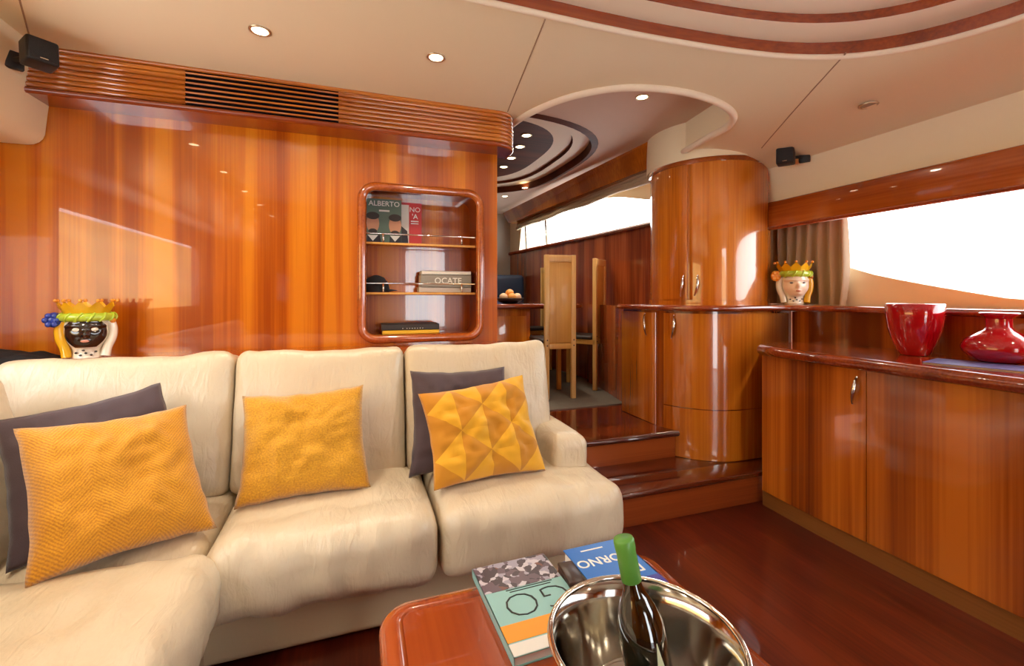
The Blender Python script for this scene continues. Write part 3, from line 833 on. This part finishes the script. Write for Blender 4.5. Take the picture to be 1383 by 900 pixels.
# ------------------------------------------------------------------ coffee table and what stands on it
TZ = .45; TX0, TX1, TY0, TY1 = .045, .80, .22, 1.125
tb = thing('coffee_table', 'low glossy cherry coffee table with raised rounded rim', 'table', ((TX0 + TX1) / 2, (TY0 + TY1) / 2, 0))
orr = rrect(TX0, TX1, TY0, TY1, .075, 8); irr = rrect(TX0 + .05, TX1 - .05, TY0 + .05, TY1 - .05, .03, 8)
part('top_panel', G().prism(irr, TZ - .03, TZ + .0008), 'table_panel', tb, True)
n = len(orr); g = G()
prof_z = [(0.0, TZ - .05), (-.004, TZ - .03), (0, TZ - .010), (.010, TZ - .001), (.03, TZ + .001), (1.0, TZ + .0)]
rows = []
for d, z in prof_z:
    if d == 1.0: rows.append([(x, y, z) for x, y in irr])
    else: rows.append([(x, y, z) for x, y in rrect(TX0 + d, TX1 - d, TY0 + d, TY1 - d, max(.02, .075 - d), 8)])
rows.append([(x, y, TZ - .05) for x, y in irr])
vs = [p for r in rows for p in r]; fs = []
for k in range(len(rows)):
    k2 = (k + 1) % len(rows)
    for i in range(n): fs.append((k * n + i, k * n + (i + 1) % n, k2 * n + (i + 1) % n, k2 * n + i))
part('rim', g.add(vs, fs, True), 'table_wood', tb, True)
part('apron', G().prism(rrect(TX0 + .04, TX1 - .04, TY0 + .04, TY1 - .04, .05), .33, TZ - .045), 'table_wood', tb, True)
for x in (TX0 + .12, TX1 - .12):
    for y in (TY0 + .12, TY1 - .12):
        part('leg', G().bbox(x - .035, x + .035, y - .035, y + .035, 0, .34, .01), 'table_wood', tb, True)

def up(x, y, z, rz=0.): return Matrix.Translation((x, y, z)) @ Matrix.Rotation(rz, 4, 'Z')
T0 = TZ + .0012
bk = thing('book', 'teal paperback with crowd photograph and orange band on the coffee table', 'book', (.393, 1.0, T0), 0.03)
bw, bh, bt = .104, .155, .022
part('pages', G().box(-bw + .003, bw - .003, -bh + .003, bh - .003, .002, bt - .002), 'paper', bk)
part('cover', G().box(-bw, bw, -bh, bh, 0, .002).box(-bw, bw, -bh, bh, bt - .002, bt).box(-bw, -bw + .002, -bh, bh, .0, bt), 'book_teal', bk)
part('cover_photo', G().box(-bw + .001, bw - .001, .045, bh - .001, bt, bt + .0006), 'cover_photo', bk)
part('cover_band', G().box(-bw + .001, bw - .001, -.118, -.068, bt, bt + .0006), 'book_orange', bk)
part('cover_band', G().box(-bw + .001, bw - .001, -.154, -.122, bt, bt + .0006), 'paper', bk)
part('title', text_geo('GO', .115, up(0.012, -.012, bt + .0008, PI), bold=-.0035), 'ink_black', bk)
for ly, lw in ((.040, .062), (.032, .055)): part('text_line', G().box(.012 - lw, .012 + lw, ly - .0012, ly + .0012, bt, bt + .0008), 'ink_black', bk)
b2 = thing('book', 'thick blue hardback with white serif title beside the silver bowl', 'book', (.637, 1.003, T0), 0.02)
bw, bh, bt = .092, .132, .034
part('pages', G().box(-bw + .004, bw - .004, -bh + .004, bh - .004, .002, bt - .002), 'paper', b2)
part('cover', G().box(-bw, bw, -bh, bh, 0, .0025).box(-bw, bw, -bh, bh, bt - .0025, bt).box(bw - .0025, bw, -bh, bh, 0, bt), 'book_blue', b2)
part('cover_band', G().box(-bw, bw, -bh, -.045, bt, bt + .0005), 'book_navy', b2)
part('title', text_geo('GIORNO', .045, up(0, .055, bt + .0006, PI), bold=.0004), 'ink_white', b2)
part('title', text_geo('DI', .045, up(.05, -.005, bt + .0006, PI), bold=.0004), 'ink_white', b2)
part('author', G().box(-.05, .02, .106, .111, bt, bt + .0006), 'ink_white', b2)
bx = thing('small_box', 'small dark brown box between the teal and blue books', 'box', (.522, 1.045, T0), -.1)
part('box_body', G().bbox(-.022, .020, -.05, .04, 0, .026, .003), 'box_brown', bx)
part('box_lid', G().bbox(-.023, .021, -.051, .041, .024, .034, .003), 'bowl_dark', bx)

BC = (.460, .642)
bo = thing('wine_cooler_bowl', 'polished silver bowl holding the wine bottle on the coffee table', 'bowl', (BC[0], BC[1], T0))
outp = [(.0, .0), (.085, .0), (.092, .006), (.086, .016), (.108, .028), (.118, .045), (.136, .092), (.151, .138), (.160, .168)]
inp = [(.156, .166), (.146, .136), (.130, .090), (.111, .046), (.101, .033), (.075, .026), (0, .023)]
part('bowl_body', G().lathe(outp + inp, n=56), 'silver_bowl', bo)
part('lip', G().tube([(.160 * math.cos(2 * PI * i / 56), .160 * math.sin(2 * PI * i / 56), .168) for i in range(56)], .0055, 8, closed=True), 'chrome', bo)

base = Vector((.4585, .588, T0 + .0305)); topv = Vector((.4165, .640, .797))
ax = (topv - base).normalized(); Lb = (topv - base).length
bt_ = thing('wine_bottle', 'dark wine bottle with green foil cap standing in the silver bowl', 'bottle', base)
RM = Vector((0, 0, 1)).rotation_difference(ax).to_matrix().to_4x4()
k = Lb / .32
bprof = [(0, 0), (.030, 0), (.0365, .006), (.0375, .02), (.0375, .170), (.0355, .190), (.029, .212), (.0205, .230), (.0155, .243), (.0145, .262), (.0145, .316), (0, .316)]
part('glass_body', G().lathe([(r * 1.02, z * k) for r, z in bprof], n=36).xf(RM), 'bottle_glass', bt_)
fprof = [(.0150, .252), (.0162, .253), (.0160, .300), (.0168, .303), (.0168, .316), (.0155, .320), (0, .320)]
part('foil_cap', G().lathe([(r * 1.02, z * k) for r, z in fprof], n=28).xf(RM), 'foil_green', bt_)
def lab(u, v):
    a = math.radians(-92 + 52 * u); z = (.05 + .125 * v)
    wd = max(.02, 1 - v)
    a = math.radians(-88 + 34 * (u - .5) * 2 * wd)
    return (.0388 * math.cos(a), .0388 * math.sin(a), z * k)
part('label', G().sheet(lab, 10, 6).xf(RM), 'bottle_label', bt_)

# ------------------------------------------------------------------ vases on the sideboard, magazine
g = G().lathe([(0, 0), (.052, 0), (.056, .004), (.078, .055), (.098, .12), (.106, .18), (.108, .238), (.105, .241), (.101, .236), (.098, .18), (.088, .11), (.06, .04), (0, .02)], (2.47, 1.36, .923), 44)
single('bowl_vase', g, 'red_glaze', 'tall glossy red bowl shaped vase on the sideboard', 'vase')
rv = thing('bottle_vase', 'squat glossy red vase with a short wide neck by the magazine', 'vase', (2.50, 1.08, .923))
part('body', G().lathe([(0, 0), (.05, 0), (.085, .012), (.112, .045), (.116, .065), (.104, .095), (.07, .122), (.046, .136), (.040, .15), (.040, .185)], n=40), 'red_glaze', rv)
part('rim', G().lathe([(.040, .183), (.052, .196), (.060, .204), (.058, .208), (.044, .200), (.034, .18), (.03, .12)], n=40), 'red_glaze', rv)
mg = thing('magazine', 'violet blue magazine lying flat on the sideboard before the squat red vase', 'magazine', (2.335, 1.075, .9228), .25)
part('cover', G().box(-.10, .10, -.14, .14, .003, .005), 'magazine_violet', mg)
part('pages', G().box(-.098, .098, -.138, .138, 0, .003), 'paper', mg)

# ------------------------------------------------------------------ majolica head vases
def head_vase(name, label, loc, rotz, s, face, hair, crown, band, knot, speck):
    t = thing(name, label, 'vase', loc, rotz)
    def hd(u, v):
        prof = [(.055, 0), (.058, .01), (.052, .03), (.055, .05), (.070, .08), (.079, .115), (.080, .15), (.076, .175)]
        k = v * (len(prof) - 1); i = min(int(k), len(prof) - 2); f = k - i
        r = prof[i][0] * (1 - f) + prof[i + 1][0] * f; z = prof[i][1] * (1 - f) + prof[i + 1][1] * f
        a = 2 * PI * u
        x, y = math.cos(a) * r * .93, math.sin(a) * r
        if z > .05 and math.sin(a) < 0:   # jaw and face bulge
            fx = max(0, -math.sin(a)) ** 3
            y -= .010 * fx * math.exp(-((z - .065) / .018) ** 2) + .006 * fx * math.exp(-((z - .15) / .02) ** 2)
        return (x * s, y * s, z * s)
    part('head', G().sheet(hd, 40, 28, closed_u=True), 'glaze_white', t)
    # face mask: proud front area of the head
    def fc(u, v):
        a = -PI / 2 + (u - .5) * 2.05 * math.sin(PI * (0.12 + .76 * v)) ** .6; z = .055 + .118 * v
        r = .0815 - .017 * max(0, 1 - v * 2.4) ** 1.5
        nose = .020 * math.exp(-((a + PI / 2) / .13) ** 2) * math.exp(-((z - .112) / .016) ** 2)
        lips = .009 * math.exp(-((a + PI / 2) / .22) ** 2) * math.exp(-((z - .083) / .007) ** 2)
        brow = .006 * math.exp(-((z - .146) / .008) ** 2)
        chin = .008 * math.exp(-((a + PI / 2) / .3) ** 2) * math.exp(-((z - .066) / .01) ** 2)
        eye = -.006 * (math.exp(-((a + PI / 2 - .42) / .17) ** 2) + math.exp(-((a + PI / 2 + .42) / .17) ** 2)) * math.exp(-((z - .130) / .010) ** 2)
        rr = r + nose + lips + brow + chin + eye
        return (math.cos(a) * rr * .95 * s, math.sin(a) * rr * 1.02 * s, z * s)
    f = part('face', G().sheet(fc, 40, 40), face, t)
    for sg in (-1, 1):
        a = -PI / 2 + sg * .42
        part('eye', G().ball((math.cos(a) * .0735 * s, math.sin(a) * .0785 * s, .130 * s), .011 * s, .006 * s, .006 * s), 'glaze_white' if face == 'glaze_black' else 'glaze_grey', f)
    part('lips', G().ball((0, -.0885 * s, .083 * s), .014 * s, .006 * s, .006 * s), 'glaze_rose', f)
    # hair / veil falling down both sides
    for sg in (-1, 1):
        pth = [(sg * .074 * s, -.02 * s, .165 * s), (sg * .083 * s, -.018 * s, .13 * s), (sg * .080 * s, -.02 * s, .09 * s), (sg * .066 * s, -.026 * s, .05 * s), (sg * .060 * s, -.034 * s, .012 * s)]
        part('hair_lock', G().tube(catmull(pth, 5), .02 * s, 8, rads=[.017 * s] * 21), hair if sg == (-1 if hair == 'glaze_yellow' and face == 'glaze_black' else 1) else 'glaze_white', t)
    # collar spots
    for k, (a, z) in enumerate(((-125, .032), (-108, .022), (-90, .03), (-72, .022), (-55, .034), (-98, .042))):
        r = .0575 * s; a = math.radians(a)
        part('collar_spot', G().ball((math.cos(a) * r * .93, math.sin(a) * r, z * s), .0055 * s, .0035 * s, .004 * s, n=8, m=6), speck, t)
    # twisted head band
    nb = 14
    bd = part('head_band', G().tube([(.078 * s * math.cos(2 * PI * i / 40), .080 * s * math.sin(2 * PI * i / 40), .182 * s) for i in range(40)], .018 * s, 10, closed=True), band, t)
    for i in range(nb):
        a0 = 2 * PI * i / nb; P = []
        for j in range(7):
            q = -1 + 2 * j / 6; a = a0 + .13 * q; r = .080 + .0155 * math.cos(q * 1.25)
            P.append((r * s * math.cos(a), r * 1.02 * s * math.sin(a), (.182 + .017 * math.sin(q * 1.25)) * s))
        part('twist', G().tube(P, .005 * s, 6), band, bd)
    # crown: flared wall with points
    def cr(u, v):
        a = 2 * PI * u; tooth = abs(((u * 11) % 1) - .5) * 2
        z = .190 + v * (.034 + .026 * tooth); r = .070 + .020 * v + .006 * v * tooth
        return (math.cos(a) * r * s, math.sin(a) * r * s, z * s)
    part('crown', G().sheet(cr, 88, 5, closed_u=True), crown, t)
    part('crown_lining', G().lathe([(0, .200 * s), (.066 * s, .200 * s), (.084 * s, .222 * s)], n=30), crown, t)
    for i in range(11):
        a = 2 * PI * (i) / 11
        part('crown_point', G().ball((math.cos(a) * .098 * s, math.sin(a) * .098 * s, .252 * s), .0075 * s, n=8, m=6), 'glaze_orange', t)
    # knot / flower at the side
    kn = part('knot', G().ball((-.098 * s, -.022 * s, .172 * s), .030 * s, .024 * s, .032 * s), knot, t)
    for i in range(6):
        a = PI * 2 * i / 6
        part('petal', G().ball((-.104 * s + .018 * s * math.cos(a), -.040 * s, .172 * s + .020 * s * math.sin(a)), .011 * s, .009 * s, .012 * s, n=8, m=6), knot, kn)
    part('ear_ring', G().ball((.083 * s, -.03 * s, .165 * s), .012 * s, n=10, m=8), 'glaze_orange', t)
    return t
head_vase('head_vase', 'dark faced ceramic head vase with blue knot, on the ledge behind the sofa', (-1.10, 2.39, .931), .35, .99, 'glaze_black', 'glaze_yellow', 'glaze_yellow', 'glaze_lime', 'glaze_blue', 'glaze_black')
head_vase('head_vase', 'pale faced ceramic head vase with orange flower, beside the curtain', (2.718, 2.172, 1.143), -.62, 1.10, 'glaze_skin', 'glaze_yellow', 'glaze_yellow', 'glaze_lime', 'glaze_orange', 'glaze_black')
def cloth(u, v):
    x = -1.52 + .32 * u; y = 2.29 + .2 * v
    e = min(u, 1 - u, v, 1 - v)
    return (x, y, .932 + .05 * (1 - u) * min(1, e * 6) + .014 * (W(u * 3, v * 3, 1, 2) + 1) * min(1, e * 8))
single('folded_cloth', G().sheet(cloth, 26, 16), 'black_cloth', 'crumpled black cloth lying beside the dark faced head vase', 'cloth')

# ------------------------------------------------------------------ speakers
def speaker(label, loc, rotz, s=1.0, tilt=0., arm=(0, .07)):
    t = thing('speaker', label, 'speaker', loc, rotz, 'small black wall speakers')
    mx = Matrix.Rotation(tilt, 4, 'X')
    part('case', G().bbox(-.058 * s, .058 * s, -.055 * s, .05 * s, -.06 * s, .06 * s, .012 * s, 3).xf(mx), 'black_plastic', t)
    part('grille', G().bbox(-.051 * s, .051 * s, -.060 * s, -.050 * s, -.053 * s, .053 * s, .004 * s).xf(mx), 'black_grille', t)
    part('badge', G().box(-.014 * s, .014 * s, -.0615 * s, -.0595 * s, -.047 * s, -.042 * s).xf(mx), 'steel', t)
    part('bracket', G().tube([(0, .03 * s, 0), (arm[0], arm[1], 0)], .012 * s, 8), 'black_plastic', t)
    part('wall_plate', G().bbox(arm[0] - .03, arm[0] + .03, arm[1] - .012, arm[1] + .012, -.035, .035, .006), 'black_plastic', t)
    return t
speaker('black speaker at the end of the louvred valance near the ceiling', (-1.17, 2.22, 2.135), .75, .80, -.12, (-.032, .150))
speaker('black speaker bracketed to the cream panel beside the column', (2.475, 2.03, 2.055), -1.0, .82, .0, (.09, .075))

# ------------------------------------------------------------------ curtain
def cur(u, v):
    y = 2.60 - .66 * u; z = 1.772 - .627 * v
    return (2.875 + .028 * math.sin(u * 2 * PI * 9 + .5 * math.sin(v * 3)) * (.75 + .3 * v), y + .012 * math.sin(v * 4 + u * 9) * v - .03 * v * (1 - v) * u, z)
cu = thing('curtain', 'taupe pleated curtain gathered behind the pale faced vase', 'curtain', (2.88, 2.16, 1.145))
part('drape', G().sheet(cur, 110, 14), 'curtain_cloth', cu, True)
part('rod', G().tube([(2.875, 2.59, 1.768), (2.875, 1.6, 1.768)], .008, 8), 'steel', cu, True)

# ------------------------------------------------------------------ niche contents
def cover_face(g, cx, cz, rx, rz, y): return g.add([(cx + rx * math.cos(2 * PI * i / 20), y, cz + rz * math.sin(2 * PI * i / 20)) for i in range(20)], [tuple(range(20))])
def face_text(s, size, x, z, y, bold=0.): return text_geo(s, size, Matrix.Translation((x, y, z)) @ Matrix.Rotation(PI / 2, 4, 'X'), depth=.0003, bold=bold)
ZS = 1.5055
m1 = thing('magazine', 'green magazine with two portraits on its cover, upper niche shelf', 'magazine', (.142, 2.745, ZS))
part('pages', G().box(-.098, .098, .001, .010, .002, .268), 'paper', m1)
part('cover', G().box(-.099, .099, -.001, .001, 0, .270), 'book_green', m1)
part('title', face_text('ALBERTO', .042, .0, .242, -.0018, .0004), 'ink_white', m1)
part('subtitle', G().box(-.03, .03, -.0018, -.001, .196, .206), 'ink_white', m1)
for px, pz in ((-.065, .125), (.062, .118)):
    q = part('portrait', cover_face(G(), px, pz, .036, .058, -.0022), 'skin_print', m1)
    part('hair_print', cover_face(G(), px, pz + .044, .037, .022, -.0026), 'hair_print', q)
    part('beard_print', cover_face(G(), px, pz - .046, .024, .014, -.0026), 'hair_print', q)
    part('suit_print', G().add([(px - .034, -.0017, 0), (min(px + .05, .098), -.0017, 0), (min(px + .04, .098), -.0017, .055), (px - .03, -.0017, .055)], [(0, 1, 2, 3)]), 'suit_print', q)
    part('collar_print', G().add([(px - .03, -.0020, .055), (px + .03, -.0020, .055), (px, -.0020, .02)], [(0, 2, 1)]), 'ink_white', q)
m2 = thing('magazine', 'red magazine with white lettering behind the green one in the niche', 'magazine', (.29, 2.772, ZS))
part('pages', G().box(-.098, .074, .001, .010, .002, .262), 'paper', m2)
part('cover', G().box(-.099, .075, -.001, .001, 0, .264), 'book_red', m2)
part('cover_panel', G().box(-.06, -.002, -.0022, -.001, .0, .25), 'paper', m2)
part('cover_figure', G().add([(-.06, -.003, 0), (-.004, -.003, 0), (-.012, -.003, .09), (-.06, -.003, .13)], [(0, 1, 2, 3)]), 'suit_print', m2)
part('title', face_text('NO', .042, .034, .222, -.0022, .0004), 'ink_white', m2)
part('title', face_text("'A", .042, .034, .18, -.0022, .0004), 'ink_white', m2)
for lz in (.152, .138): part('text_line', G().box(.01, .056, -.0022, -.001, lz - .003, lz + .003), 'ink_white', m2)
Z2 = 1.2225
cp = thing('cap', 'black cap with a curved peak on the middle niche shelf', 'cap', (.095, 2.71, Z2))
part('crown', G().lathe([(.074, 0), (.075, .02), (.068, .055), (.045, .085), (.015, .098), (0, .1)], n=28), 'black_cloth', cp)
def peak(u, v):
    a = math.radians(-40 + 80 * u); r = .066 + .055 * v * math.cos((u - .5) * 2.4)
    return (r * math.cos(a), r * math.sin(a), .014 - .008 * v - .02 * abs(u - .5) * v + .006)
part('peak', G().sheet(peak, 12, 4), 'black_cloth', cp)
def flat_book(label, x0, x1, y0, y1, z0, z1, cover, spine=None, size=.02, pages='paper', tmat='ink_white'):
    t = thing('book', label, 'book', ((x0 + x1) / 2, (y0 + y1) / 2, z0))
    hx, hy, h = (x1 - x0) / 2, (y1 - y0) / 2, z1 - z0
    part('pages', G().box(-hx + .003, hx - .003, -hy + .003, hy - .003, .002, h - .002), pages, t)
    part('cover', G().box(-hx, hx, -hy, hy, 0, .002).box(-hx, hx, -hy, hy, h - .002, h).box(-hx, hx, -hy, -hy + .002, 0, h), cover, t)
    if spine: part('title', face_text(spine, size, .01, h / 2, -hy - .0008, .0006), tmat, t)
    return t
flat_book('white slim book at the bottom of the pile on the middle niche shelf', .335, .648, 2.655, 2.79, Z2, Z2 + .030, 'paper')
flat_book('thick grey book with white letters in the niche pile', .345, .648, 2.65, 2.79, Z2 + .030, Z2 + .105, 'book_grey', 'OCATE', .05)
flat_book('pale slim book on top of the pile on the middle niche shelf', .350, .648, 2.655, 2.79, Z2 + .105, Z2 + .128, 'paper')
part('base_board', G().bbox(nx0 + .01, nx1 - .01, WY + .012, WY + .236, nz0 - .002, .983, .003), 'cherry_rail', ni, True)
Z3 = .9835
flat_book('yellow book lying at the bottom of the niche', .125, .445, 2.60, 2.775, Z3, Z3 + .022, 'book_yellow')
flat_book('dark book with pale lettering on the yellow book in the niche', .120, .445, 2.60, 2.775, Z3 + .022, Z3 + .055, 'book_charcoal', '.  . . . . . . .', .03)

# ------------------------------------------------------------------ dining furniture
dt = thing('dining_table', 'thick edged dark cherry dining table on the raised floor', 'table', (1.4, 4.15, DF))
part('top', G().prism(rrect(.55, 2.02, 3.72, 4.6, .14), 1.085, 1.128), 'cherry_dark', dt, True)
part('rounded_edge', G().tube([(x, y, 1.1065) for x, y in rrect(.55, 2.02, 3.72, 4.6, .14)], .0225, 8, closed=True), 'cherry_edge', dt, True)
part('pedestal', G().bbox(.85, 1.48, 3.78, 4.5, DF + .008, 1.09, .01), 'cherry_panel', dt, True)
part('pedestal_panel', G().bbox(.89, 1.44, 3.772, 3.785, DF + .1, 1.02, .004), 'cherry_column', dt, True)
fb = thing('fruit_bowl', 'dark shallow bowl of fruit on the dining table', 'bowl', (1.33, 3.93, 1.129))
part('bowl_body', G().lathe([(0, 0), (.06, 0), (.11, .025), (.135, .05), (.13, .052), (.10, .03), (0, .012)], n=28), 'bowl_dark', fb)
FR = [(198, 'fruit_peach'), (270, 'fruit_orange'), (54, 'fruit_orange'), (342, 'fruit_peach'), (None, 'fruit_orange'), (126, 'fruit_peach')]
for i, (fa, mt) in enumerate(FR):
    fx, fy, fz = (0, 0, .098) if fa is None else (.070 * math.cos(math.radians(fa)), .070 * math.sin(math.radians(fa)), .061)
    gg = G().ball((1.33 + fx, 3.93 + fy, 1.129 + fz), .04, .04, .037)
    lb = ['pale round fruit at the edge of the dark bowl', 'orange fruit lying low in the dark bowl', 'orange fruit lying low in the dark bowl', 'pale round fruit at the edge of the dark bowl', 'orange fruit topping the pile in the dark bowl', 'pale round fruit at the edge of the dark bowl'][i]
    single('fruit', gg, mt, lb, 'fruit', 'fruit in the dark bowl')

def make_chair():
    t = thing('dining_chair', 'beech dining chair with tall panel back, facing the dining table', 'chair', (0, 0, 0), 0, 'tall beech dining chairs')
    hw = .135; H = 1.185; SH = .46
    for sx_ in (-1, 1):
        x = sx_ * (hw - .02)
        part('back_post', G().bbox(x - .02, x + .02, -.018, .018, 0, H, .005), 'beech_pale', t)
        part('leg', G().bbox(x - .018, x + .018, .34, .376, 0, SH - .03, .004), 'beech', t)
        part('bolt', G().ball((x, -.019, SH - .02), .006, n=8, m=6), 'bowl_dark', t)
        part('bolt', G().ball((x, -.019, SH + .025), .006, n=8, m=6), 'bowl_dark', t)
    part('backrest', G().bbox(-hw + .038, hw - .038, -.008, .014, SH - .0, H - .01, .004), 'beech', t)
    part('top_rail', G().bbox(-hw + .03, hw - .03, -.015, .016, H - .06, H - .002, .004), 'beech_pale', t)
    part('seat', G().bbox(-hw - .02, hw + .02, .02, .40, SH - .005, SH + .03, .015, 3), 'seat_dark', t)
    part('seat_frame', G().bbox(-hw, hw, -.01, .37, SH - .05, SH - .004, .005), 'beech', t)
    return t
ch = make_chair(); ch.location = (1.565, 3.33, DF + .008); ch.rotation_euler.z = -.10
c2 = copy_tree(ch); c2.location = (2.09, 3.60, DF + .008); c2.rotation_euler.z = .70
c2['label'] = 'beech dining chair turned sideways beside the cabinets, near the table end'
c3 = copy_tree(ch); c3.location = (2.075, 4.80, DF + .008); c3.rotation_euler.z = PI / 2
c3['label'] = 'beech dining chair standing between the dining table and the blue settee'

bs = thing('settee', 'dark blue upholstered settee behind the dining table', 'sofa', (1.35, 5.4, DF))
part('base', G().bbox(.62, 2.04, 5.12, 5.62, DF, DF + .34, .01), 'cherry_dining', bs, True)
part('seat_cushion', soft(1.33, 5.32, DF + .41, .70, .22, .08, .05, .01, .004, seed=20), 'blue_leather', bs, True)
part('back_cushion', soft(.98, 5.52, DF + .78, .35, .08, .31, .05, 0, .006, n=(8, 4, 8), seed=21), 'blue_leather', bs, True)
part('back_cushion', soft(1.70, 5.52, DF + .80, .35, .08, .33, .05, 0, .006, n=(8, 4, 8), seed=22), 'blue_leather', bs, True)
pillow('pillow', (1.52, 5.26, DF + .49), (1.86, 5.28, DF + .49), (1.85, 5.38, DF + .86), (1.55, 5.37, DF + .84), .05, 'blue_pillow', 'navy blue pillow on the dark blue settee beyond the fruit bowl', seed=8)
# ------------------------------------------------------------------ ceiling lights
def downlight(x, y, z, lit=True, label='', r=.030, watts=None, blend=1.0, spot=150, group='recessed ceiling downlights', col=(1, .88, .70)):
    t = thing('ceiling_light', label, 'light', (x, y, z), 0, group)
    part('ring', G().lathe([(r * 1.35, .002), (r * 1.38, -.003), (r * 1.15, -.006), (r * .98, -.003), (r * .98, .004)], n=28), 'brass_ring', t)
    part('lens', G().lathe([(0, -.002), (r, -.002)], n=28).xf(Matrix.Identity(4)), 'lamp_lens' if lit else 'lamp_off', t)
    if lit:
        l = bpy.data.lights.new('downlight_lamp', 'SPOT'); l.energy = watts or LAMP_W; l.color = col; l.spot_size = math.radians(spot); l.spot_blend = blend; l.shadow_soft_size = .03
        lo = bpy.data.objects.new('downlight_lamp', l); COL.objects.link(lo); lo.parent = t; lo.location = (0, 0, -.012)
    return t
downlight(-.37, 1.985, zc(-.37, 2), True, 'lit downlight in the ceiling above the louvred air vent')
downlight(.32, 1.955, zc(.32, 2), True, 'lit downlight in the ceiling near the seam above the niche')
for y in (1.50, .78, .05, -.65, -1.4):
    downlight(-.98 if y > 1.6 else -1.08, y, zc(-1, y), True, 'lit downlight in the row above the port side of the sofa')
downlight(2.33, 1.47, zc(2.33, 1.5) - .001, False, 'unlit downlight in the ceiling above the sideboard')
for y in (.3, -1.2): downlight(2.36, y, zc(2.36, y) - .001, True, 'lit downlight in the ceiling above the aft end of the sideboard')
downlight(1.56, 2.20, DC, True, 'lit downlight inside the curved ceiling opening by the column', watts=14)
DL = 'lit downlight in the dark panel of the oval dining ceiling recess'
for x, y in ((1.22, 3.20), (1.26, 3.46), (1.29, 3.77), (1.31, 4.05), (.6, 3.3), (.5, 4.1)):
    downlight(x, y, DC + .079, True, DL, r=.032, watts=12)
downlight(1.60, 4.90, DC, True, 'lit downlight on the flat dining ceiling beside the oval recess', watts=8)
downlight(1.68, 4.45, DC, True, 'lit downlight on the flat dining ceiling beside the oval recess', watts=8)
